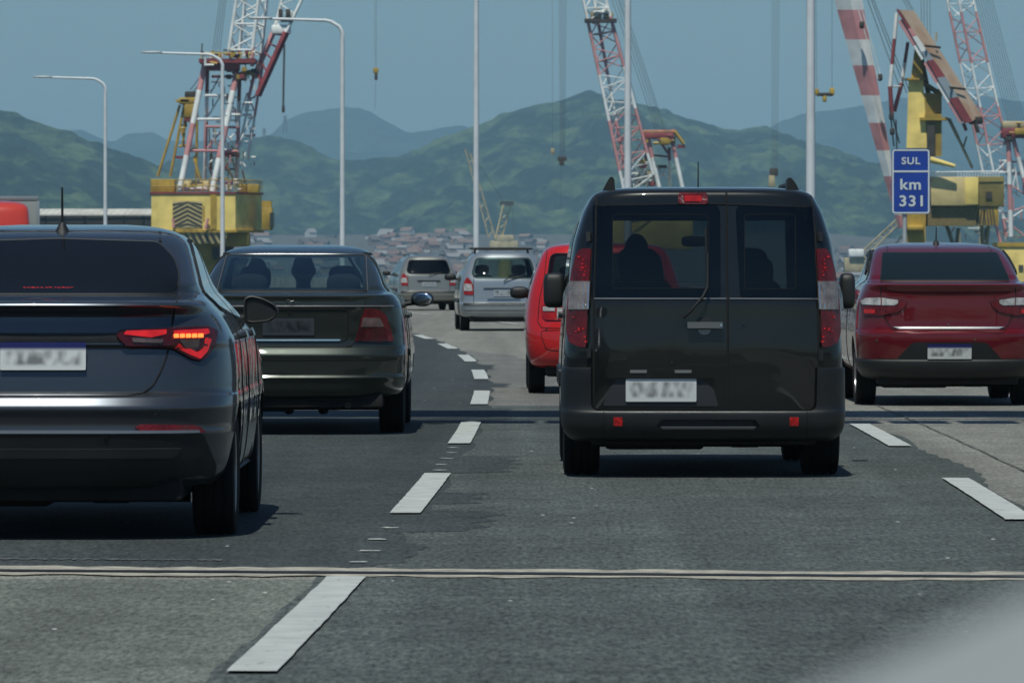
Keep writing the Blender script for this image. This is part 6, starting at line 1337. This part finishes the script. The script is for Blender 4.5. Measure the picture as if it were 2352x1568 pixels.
# --- hooks on long falls
def hook(label, d, conv, ropes, blocks, below=None):
    K = Crane(label, d, conv(ropes[0][0], 0)[0], conv); K.root.name = 'crane_hook'; K.root['category'] = 'crane hook'; K.root['group'] = 'hanging crane hooks'
    for (xa, ya, xb, yb) in ropes: K.rope((xa, ya), (xb, yb), 0.022)
    for (x0, x1, y0, y1, m) in blocks: K.pbox('hook_block', x0, x1, y0, y1, 0.8, m, -0.4, 0, 0.1)
zm = lambda a, b: (1219.1 + a * 0.28703, b * 0.28703)
hook('dark hook block on a bundle of ropes hanging left of the mid lattice crane', 900, zm, [(228 + 11 * i, -30, 236 + 7 * i, 1255) for i in range(6)] + [(245, 1320, 240, 1700)], [(215, 287, 1252, 1288, C_dark), (228, 268, 1285, 1325, C_dark)])
hook('small pale hook beside the dark rope bundle', 900, zm, [(172, -30, 175, 1190)], [(160, 190, 1188, 1235, C_tan)])
za = lambda a, b: (a, b)
hook('small yellow hook hanging alone in the sky left of centre', 950, za, [(861.5, -20, 861.5, 160), (865, -20, 864.5, 160), (863, 175, 862, 250)], [(857, 869, 156, 168, C_yel2), (860, 867, 168, 184, C_dark)])
hook('dark hook block on ropes just left of the nearest lamp pole', 900, za, [(1774 + 4 * i, -20, 1773 + 3 * i, 395) for i in range(5)], [(1768, 1787, 386, 404, C_dark), (1766, 1780, 402, 430, C_tan)])
hook('two sided brown hook beam hanging right of the nearest lamp pole', 650, za, [(1874, -20, 1876, 205), (1911, -20, 1911, 205)], [(1872, 1881, 204, 219, C_yel2), (1906, 1917, 202, 219, C_yel2), (1876, 1914, 213, 221, C_dark), (1890, 1899, 220, 234, C_yel2)])

# --- right: box boom crane with the yellow tower
zr7 = lambda a, b: (1856.9 + a * 0.38265, b * 0.38265)
def prism4(name, A, B, m, parent, bands=None, mats=None):
    """box girder between two quads of 3D points; bands along it"""
    bands = bands or [(1.0, 0)]; ts = [0] + [b[0] for b in bands]; V, Fc, mi = [], [], []
    for t in ts: V += [a.lerp(b, t) for a, b in zip(A, B)]
    n = len(A)
    for i, bd in enumerate(bands):
        for j in range(n): Fc.append((i * n + j, i * n + (j + 1) % n, (i + 1) * n + (j + 1) % n, (i + 1) * n + j)); mi.append(bd[1])
    Fc += [tuple(range(n)), tuple(len(bands) * n + j for j in range(n))]; mi += [bands[0][1], bands[-1][1]]
    me = bpy.data.meshes.new(name); me.from_pydata([tuple(v) for v in V], [], Fc); finish(me, False, 30, mi)
    return new_obj(name, me, mats or [m], parent)
def crane_tower():
    K = Crane('crane with striped box boom, yellow tower and rusty counter jib, behind the km sign', 650.0, 2100, zr7); r = K.root; p = K.p
    K.pontoon(26, 34, 2.6, 2.0)
    # striped boom: shaded left web, lit right flange
    top = -60; b0 = 1370
    A = [p(540, b0, 0.1), p(560, b0, -0.4), p(575, b0, 0.3), p(556, b0, 0.8)]; B = [p(138, top, 0.3), p(238, top, -1.2), p(312, top, 0.9), p(215, top, 2.4)]
    ys = [1370, 1290, 1218, 1058, 903, 738, 573, 393, 238, 60, -60]; bands = [((1370 - y) / (1370 - top), (1 if k % 2 == 0 else 0)) for k, y in enumerate(ys[1:])]
    prism4('boom', A, B, None, r, bands, SETW)
    for (x, y) in ((322, 150), (432, 465), (500, 700), (505, 790)): K.pbox('boom_gear', x - 14, x + 14, y - 22, y + 22, 1.0, C_dark, -3.2, 0, 0.2)
    for (x0, y0, x1, y1) in ((488, 640, 512, 880), (505, 700, 545, 860), (525, 720, 530, 900)): K.leg('boom_hose', (x0, y0), (x1, y1), 0.09, None, (-2.5, -1.5), [C_dark], seg=5)
    for s in (0, 1): K.leg('boom_rail', (300 + 22 * s, 60), (420 + 22 * s, 480), 0.05, None, (-3.0, -3.0), [C_wht], seg=5)
    # V struts
    K.leg('strut', (500, 690), (490, 520), 0.26, [(1, 2)], (0, 0)); K.leg('strut', (490, 520), (530, 80), 0.22, [(0.3, 0), (0.65, 2), (1, 0)], (0, 0)); K.leg('strut', (515, 670), (560, 500), 0.24, [(1, 2)], (2, 2)); K.leg('strut', (560, 500), (597, 255), 0.2, [(0.5, 0), (1, 2)], (2, 2)); K.leg('strut_tie', (492, 520), (556, 520), 0.1, [(1, 0)], (0, 2))
    # counter jib: rusty lit top, striped web
    w0 = [p(530, 60, 0), p(548, 60, -1.5), p(636, 66, 3.0), p(620, 80, 4.5)]; w1 = [p(935, 742, 0), p(978, 732, -1.5), p(1040, 690, 3.0), p(1000, 705, 4.5)]
    prism4('counter_jib', [w0[0], w0[1], w0[2], w0[3]], [w1[0], w1[1], w1[2], w1[3]], C_rust, r)
    Q0 = [p(526, 58, -1.6), p(546, 60, -1.75), p(546, 60, -1.65), p(526, 58, -1.5)]
    seg = [(0.0, 0.17, C_dred), (0.17, 0.24, C_red), (0.24, 0.37, C_wht), (0.37, 0.45, mat('blue grey web', (0.28, 0.33, 0.37), 0.6)), (0.45, 0.60, C_dred), (0.60, 0.78, mat('blue grey web', (0.28, 0.33, 0.37))), (0.78, 1.0, C_dred)]
    for t0, t1, m in seg:
        f = lambda t, e: p(528 + 407 * t + e * (8 + 44 * min(1, t * 1.6)), 60 + 680 * t - e * 8, -1.9)
        V = [f(t0, 0), f(t0, 1), f(t1, 1), f(t1, 0)]; V2 = [v + Vector((0, 0.25, 0)) for v in V]
        new_obj('jib_web', mesh_from('web', V + V2, [(0, 1, 2, 3), (4, 5, 6, 7), (0, 1, 5, 4), (1, 2, 6, 5), (2, 3, 7, 6), (3, 0, 4, 7)], False), m, r)
    for t0, t1, m in ((0.08, 0.30, C_red), (0.30, 0.42, C_wht), (0.45, 0.63, C_red), (0.63, 0.80, C_wht), (0.80, 0.98, C_red)):
        f = lambda t, e: p(528 + 407 * t - e * 22 * (1 - 0.3 * t), 62 + 680 * t + e * 14, -1.7)
        V = [f(t0, 0), f(t0, 1), f(t1, 1), f(t1, 0)]; V2 = [v + Vector((0, 0.25, 0)) for v in V]
        new_obj('jib_web', mesh_from('web', V + V2, [(0, 1, 2, 3), (4, 5, 6, 7), (0, 1, 5, 4), (1, 2, 6, 5), (2, 3, 7, 6), (3, 0, 4, 7)], False), m, r)
    for (x, y) in ((745, 280), (895, 530)): K.leg('jib_joint', (x - 45, y - 4), (x + 45, y + 6), 0.14, None, (-2.4, 1.0), [C_dark])
    K.pbox('jib_tail', 985, 1035, 700, 745, 2.5, C_dark, 0, 0.3, 0.2); K.leg('tail_lug', (1000, 740), (1020, 795), 0.22, None, (0, 0), [C_dark]); K.leg('tail_lug', (930, 740), (948, 785), 0.2, None, (0, 0), [C_dred])
    # yellow tower
    def tower(name, q0, q1, dz0, dz1, m):
        (xl0, xr0, y0), (xl1, xr1, y1) = q0, q1
        A = [p(xl0, y0, 0), p(xr0, y0, 0), p(xr0, y0, dz0), p(xl0, y0, dz0)]; B = [p(xl1, y1, 0.3), p(xr1, y1, 0.3), p(xr1, y1, dz1), p(xl1, y1, dz1)]; prism4(name, A, B, m, r)
    tower('tower', (592, 700, 1620), (588, 712, 890), 5, 5, C_yel2); tower('tower', (588, 712, 889), (602, 690, 470), 5, 3.5, C_yel); tower('tower_head', (615, 690, 470), (638, 665, 282), 3, 1.2, C_yel2)
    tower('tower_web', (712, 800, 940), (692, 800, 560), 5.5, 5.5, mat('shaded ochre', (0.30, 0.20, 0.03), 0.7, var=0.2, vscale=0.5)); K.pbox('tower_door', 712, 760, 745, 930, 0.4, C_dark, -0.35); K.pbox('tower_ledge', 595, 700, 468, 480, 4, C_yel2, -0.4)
    K.leg('tower_brace', (690, 500), (800, 570), 0.3, None, (2, 3), [C_yel2]); K.leg('tower_brace', (665, 290), (720, 560), 0.3, None, (1, 3), [C_yel2]); K.leg('tower_brace', (725, 600), (790, 540), 0.2, None, (3, 3), [C_yel2]); K.pbox('tower_platform', 670, 840, 705, 722, 2.5, C_yel2, -0.6); K.pbox('tower_rail', 700, 800, 685, 704, 2.0, C_yel2, -0.6)
    K.leg('stay', (842, 712), (900, 830), 0.2, None, (1, 1), [C_tan]); K.leg('stay', (900, 830), (985, 1010), 0.16, None, (1, 1), [C_tan]); K.leg('stay', (925, 900), (950, 820), 0.1, None, (1, 1), [C_dark])
    # house to the right
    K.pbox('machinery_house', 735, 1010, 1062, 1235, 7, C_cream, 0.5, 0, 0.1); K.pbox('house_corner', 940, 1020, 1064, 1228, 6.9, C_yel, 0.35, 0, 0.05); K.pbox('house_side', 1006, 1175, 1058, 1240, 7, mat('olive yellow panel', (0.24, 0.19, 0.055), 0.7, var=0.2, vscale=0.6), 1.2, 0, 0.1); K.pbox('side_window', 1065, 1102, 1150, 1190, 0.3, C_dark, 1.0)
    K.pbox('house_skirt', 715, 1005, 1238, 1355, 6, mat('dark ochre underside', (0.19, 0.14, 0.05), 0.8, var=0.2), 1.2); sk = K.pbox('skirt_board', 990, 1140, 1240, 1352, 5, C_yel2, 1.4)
    x0, x1 = p(992, 0).x, p(1138, 0).x; z0, z1 = p(0, 1350).z, p(0, 1242).z
    for i in range(8):
        xa = x0 + (x1 - x0) * i / 8; w = (x1 - x0) / 16; sl = 1 if i < 4 else -1
        new_obj('chevron_stripe', mesh_from('chevron', [(xa, 1.3, z0), (xa + w, 1.3, z0), (min(x1, max(x0, xa + w + sl * w * 1.5)), 1.3, z1), (min(x1, max(x0, xa + sl * w * 1.5)), 1.3, z1)], [(0, 1, 2, 3)], False), M_chev, sk)
    for i in range(24): x = 740 + i * 17.5; K.leg('rail_post', (x, 1062), (x, 1032), 0.05, None, (0.6, 0.6), [C_wht if i > 8 else C_tan], seg=5)
    K.leg('hand_rail', (738, 1034), (1170, 1028), 0.06, None, (0.6, 0.6), [C_wht], seg=5)
    for q in ((830, 1355, 900, 1560), (1040, 1355, 1050, 1560), (1080, 1355, 1060, 1560), (900, 1370, 880, 1560)): K.leg('under_leg', q[:2], q[2:], 0.22, None, (4, 4), [C_tan])
    K.leg('yellow_spar', (730, 958), (880, 998), 0.38, None, (-0.6, -0.6), [C_yel], 0.2); K.pbox('tower_foot_ring', 592, 695, 1352, 1385, 4, C_yel2, -0.8, 0, 0.2)
    for (a, b) in ((340, 560), (362, 590), (375, 610)): K.rope((a, -40), (b, 560), 0.045, (4, 4))
    for (a, b) in ((548, 600), (560, 618), (572, 630)): K.rope((a, -40), (b, 62), 0.035, (2, 2))
    for x in (676, 692, 710, 728): K.rope((x, -40), (x + 4, 230), 0.03, (5, 5))
    K.leg('jib_mast', (765, 250), (768, 195), 0.12, None, (1, 1), [C_tan])
crane_tower()

# --- far right: pale lattice crane with A frame
def crane_right():
    K = Crane('pale pink and white lattice crane with A frame at the right edge', 800.0, 2290, zr7)
    K.pontoon(26, 30, 2.5, -2.0); K.pbox('machinery_house', 1140, 1500, 1478, 1800, 8, C_yel, 1.0, 0, 0.15); K.pbox('house_roof', 1135, 1505, 1455, 1480, 8.4, C_yel2, 0.8); K.pbox('house_window', 1262, 1290, 1590, 1620, 0.3, C_dark, 0.8)
    B = [(0.16, 0), (0.36, 1), (0.60, 0), (0.88, 1), (1.0, 0)]
    K.lattice([((1048, 1040), (820, -60), 0.0), ((1112, 1040), (890, -60), -2.0), ((1230, 1030), (975, -60), 2.0)], 13, 0.18, B, 3, 0.075)
    K.leg('frame_leg', (1216, 1420), (1200, 830), 0.34, [(0.27, 0), (0.53, 1), (0.76, 0), (1, 1)], (1, 1)); K.leg('frame_leg', (1400, 1480), (1218, 790), 0.32, [(0.3, 0), (0.6, 1), (0.78, 0), (1, 1)], (1, 1)); K.leg('frame_leg', (1155, 1460), (1125, 1350), 0.22, [(1, 1)], (2, 2)); K.leg('frame_leg', (1190, 1420), (1155, 1240), 0.2, [(0.6, 1), (1, 0)], (2, 2))
    K.pbox('frame_head', 1165, 1330, 765, 828, 4, C_dred, 0, 0, 0.2); K.pbox('head_gear', 1165, 1330, 728, 770, 3, C_tan, 0, 0, 0.2); K.pbox('head_gear', 1240, 1330, 770, 810, 3, C_yel2, -0.5, 0, 0.2); K.pbox('head_gear', 1180, 1230, 800, 850, 2, C_dark, 0, 0, 0.2)
    for q in ((1215, 1110, 1330, 1190), (1150, 970, 1200, 1060), (1200, 1060, 1160, 1130), (1210, 970, 1290, 975), (1220, 1270, 1330, 1230), (1215, 1350, 1300, 1420), (1140, 1260, 1210, 1350), (1210, 1180, 1250, 1030), (1240, 1000, 1260, 1140), (1230, 1300, 1290, 1260)): K.leg('brace', q[:2], q[2:], 0.12, [(1, 1 if q[1] % 20 else 0)], (2, 2), seg=5)
    K.leg('cross_beam', (1145, 966), (1215, 966), 0.12, [(1, 0)], (1, 1))
    clutter(K, 1140, 1300, 960, 1450, 40, [C_wht, C_wht, C_red], 41, (1, 6), (0.05, 0.12), (20, 90)); clutter(K, 1165, 1300, 735, 830, 16, [C_tan, C_dred, C_yel2], 42, (-0.5, 3), (0.06, 0.15), (15, 50)); clutter(K, 850, 1120, 1360, 1560, 26, [C_tan, C_wht, C_dark], 43, (3, 6), (0.06, 0.14), (20, 100))
    for i in range(8): K.rope((995 + 14 * i, -40), (1200 + 14 * i, 740), 0.03, (3, 3))
crane_right()

# --- small tan crane far off
def crane_far():
    K = Crane('small distant tan crane above the silver people carrier roof', 2400.0, 1160, za)
    K.pontoon(40, 30, 3.0, 8)
    B = [(1.0, 0)]
    def lat(q, r, rl, n, m):
        E = [(K.p(a[0], a[1], k * 3.0), K.p(b[0], b[1], k * 3.0)) for k, (a, b) in enumerate(q)]
        for a, b in E: bar('boom_chord', a, b, r, m, None, K.root, 6)
        for k in range(n):
            s, e = (0, 1) if k % 2 == 0 else (1, 0); bar('lacing', E[s][0].lerp(E[s][1], k / n), E[e][0].lerp(E[e][1], (k + 1) / n), rl, m, None, K.root, 5)
    lat([((1122, 545), (1068, 342)), ((1137, 545), (1080, 352))], 0.32, 0.22, 12, C_tan); lat([((1138, 548), (1156, 470)), ((1152, 548), (1174, 468))], 0.35, 0.25, 7, C_cream)
    K.pbox('cab', 1135, 1180, 540, 556, 6, C_tan, 0, 0, 0.4); K.pbox('machinery_house', 1125, 1190, 553, 580, 8, C_tan, 0, 0, 0.4); K.pbox('head', 1148, 1180, 462, 472, 3, C_dark, 0); K.rope((1160, 468), (1082, 350), 0.12); K.rope((1178, 470), (1180, 545), 0.12)
crane_far()
def crane_far2():
    K = Crane('low tan boom slanting behind the roof of the dark red sedan', 1500.0, 2020, za)
    K.pontoon(30, 20, 2.5, 0)
    E = [(K.p(1965, 592, 0), K.p(2085, 480, 0)), (K.p(1980, 598, 0), K.p(2088, 492, 0)), (K.p(2040, 580, 2), K.p(2090, 520, 2)), (K.p(2054, 580, 2), K.p(2095, 530, 2))]
    for a, b in E: bar('boom_chord', a, b, 0.25, C_tan, None, K.root, 6)
    for k in range(14):
        s, e = (0, 1) if k % 2 == 0 else (1, 0); bar('lacing', E[s][0].lerp(E[s][1], k / 14), E[e][0].lerp(E[e][1], (k + 1) / 14), 0.15, C_tan, None, K.root, 5)
    K.pbox('cab', 1950, 1985, 572, 590, 5, C_wht, -1, 0, 0.3); K.pbox('machinery_house', 1940, 1990, 592, 625, 6, C_tan, 0, 0, 0.3)
crane_far2()

# --- warehouse roof at left
def shed():
    d = 900.0; a, b = at(60, 512, d), at(420, 478, d); root = new_obj('warehouse', None, (), None, 'long dark open shed with a pale sheet roof left of the yellow crane', 'warehouse'); root.location = ((a.x + b.x) / 2, d, -20)
    w = b.x - a.x; zt = b.z + 20; m = mat('pale sheet roof', (0.55, 0.52, 0.47), 0.7, var=0.2, vscale=0.3)
    V = [(-w/2, -2, zt - 1.0), (w/2, -2, zt - 1.0), (w/2, 12, zt), (-w/2, 12, zt), (-w/2, -2, zt - 1.2), (w/2, -2, zt - 1.2), (w/2, 12, zt - 0.2), (-w/2, 12, zt - 0.2)]
    rf = new_obj('roof', mesh_from('roof', V, [(0, 1, 2, 3), (4, 5, 6, 7), (0, 1, 5, 4), (1, 2, 6, 5), (2, 3, 7, 6), (3, 0, 4, 7)], False), m, root)
    for i in range(24): x = -w/2 + w * i / 24; bar('roof_rib', (x, -2, zt - 0.97), (x, 12, zt + 0.03), 0.05, m, None, rf, 5)
    box('wall', (0, 14, zt / 2 - 2), (w, 0.5, zt + 2), mat('dark shed wall', (0.03, 0.028, 0.027), 0.9, var=0.3), root)
    for i in range(9): bar('post', (-w/2 + w * i / 8, 0, -2), (-w/2 + w * i / 8, 0, zt - 1.1), 0.15, C_dark, None, root, 6)
    bar('girder', (-w/2, -0.5, zt - 1.9), (w/2, -0.5, zt - 1.6), 0.22, C_dark, None, root, 6)
shed()
def hill_mast(px, py0, py1, d, label):
    root = new_obj('power_pylon', None, (), None, label, 'pylon', 'pylons on the far ridge'); a, b = at(px, py0, d), at(px, py1, d); root.location = (a.x, d, a.z); h = b.z - a.z
    for s in (-1, 1): bar('mast_leg', (s * h * 0.13, 0, -h * 0.2), (s * 0.3, 0, h), 0.7, C_rope, None, root, 5)
    for t in (0.62, 0.78, 0.93): bar('mast_arm', (-h * 0.17, 0, h * t), (h * 0.17, 0, h * t), 0.5, C_rope, None, root, 5)
hill_mast(655, 300, 266, 7150, 'power pylon on the ridge just right of the yellow crane'); hill_mast(607, 322, 295, 7150, 'thin pylon on the ridge close behind the yellow crane legs')

# ---------------------------------------------------------------- bonnet of the car the picture is taken from
def bonnet():
    V, Fc = [], []; nx, ny = 40, 14; xs = np.linspace(-0.95, 0.72, nx); ysb = np.linspace(1.35, 2.15, ny)
    for y in ysb:
        for x in xs:
            z = 1.0985 + 0.19 / (1 + math.exp(-(x - 0.10) / 0.10)) - 0.8 * max(0, (y - 1.8)) ** 2 - 0.05 * (max(0.0, x - 0.45)) ** 2 * 8
            k = 0.60; V.append((float(x) * k, float(y) * k, CAMH + (z - CAMH) * k))
    for j in range(ny - 1):
        for i in range(nx - 1): Fc.append((j * nx + i, j * nx + i + 1, (j + 1) * nx + i + 1, (j + 1) * nx + i))
    n0 = len(V); V += [(v[0], v[1], 0.95) for v in V[:n0]]
    Fc += [tuple(n0 + q for q in f) for f in Fc[:]]
    rim = [i for i in range(nx)] + [j * nx + nx - 1 for j in range(1, ny)] + [(ny - 1) * nx + i for i in range(nx - 2, -1, -1)] + [j * nx for j in range(ny - 2, 0, -1)]
    for a, b in zip(rim, rim[1:] + rim[:1]): Fc.append((a, b, n0 + b, n0 + a))
    new_obj('car_bonnet', mesh_from('car_bonnet', V, Fc, True, 60), mat('pale grey bonnet paint', (0.29, 0.305, 0.31), 0.6, var=0.05, spec=0.2), None, 'blurred pale silver car bonnet in the lower right corner', 'car bonnet')
bonnet()

# ---------------------------------------------------------------- the air over the bay
hz = bpy.data.materials.new('haze'); hz.use_nodes = True; hz.node_tree.nodes.clear()
ho = hz.node_tree.nodes.new('ShaderNodeOutputMaterial'); hv = hz.node_tree.nodes.new('ShaderNodeVolumePrincipled')
hv.inputs['Color'].default_value = (0.47, 0.77, 1.0, 1); hv.inputs['Density'].default_value = 0.00009; hv.inputs['Anisotropy'].default_value = 0.1
hz.node_tree.links.new(hv.outputs[0], ho.inputs['Volume'])
box('haze', (0, 7000, 205), (34000, 20000, 480), hz, None, kind='stuff')
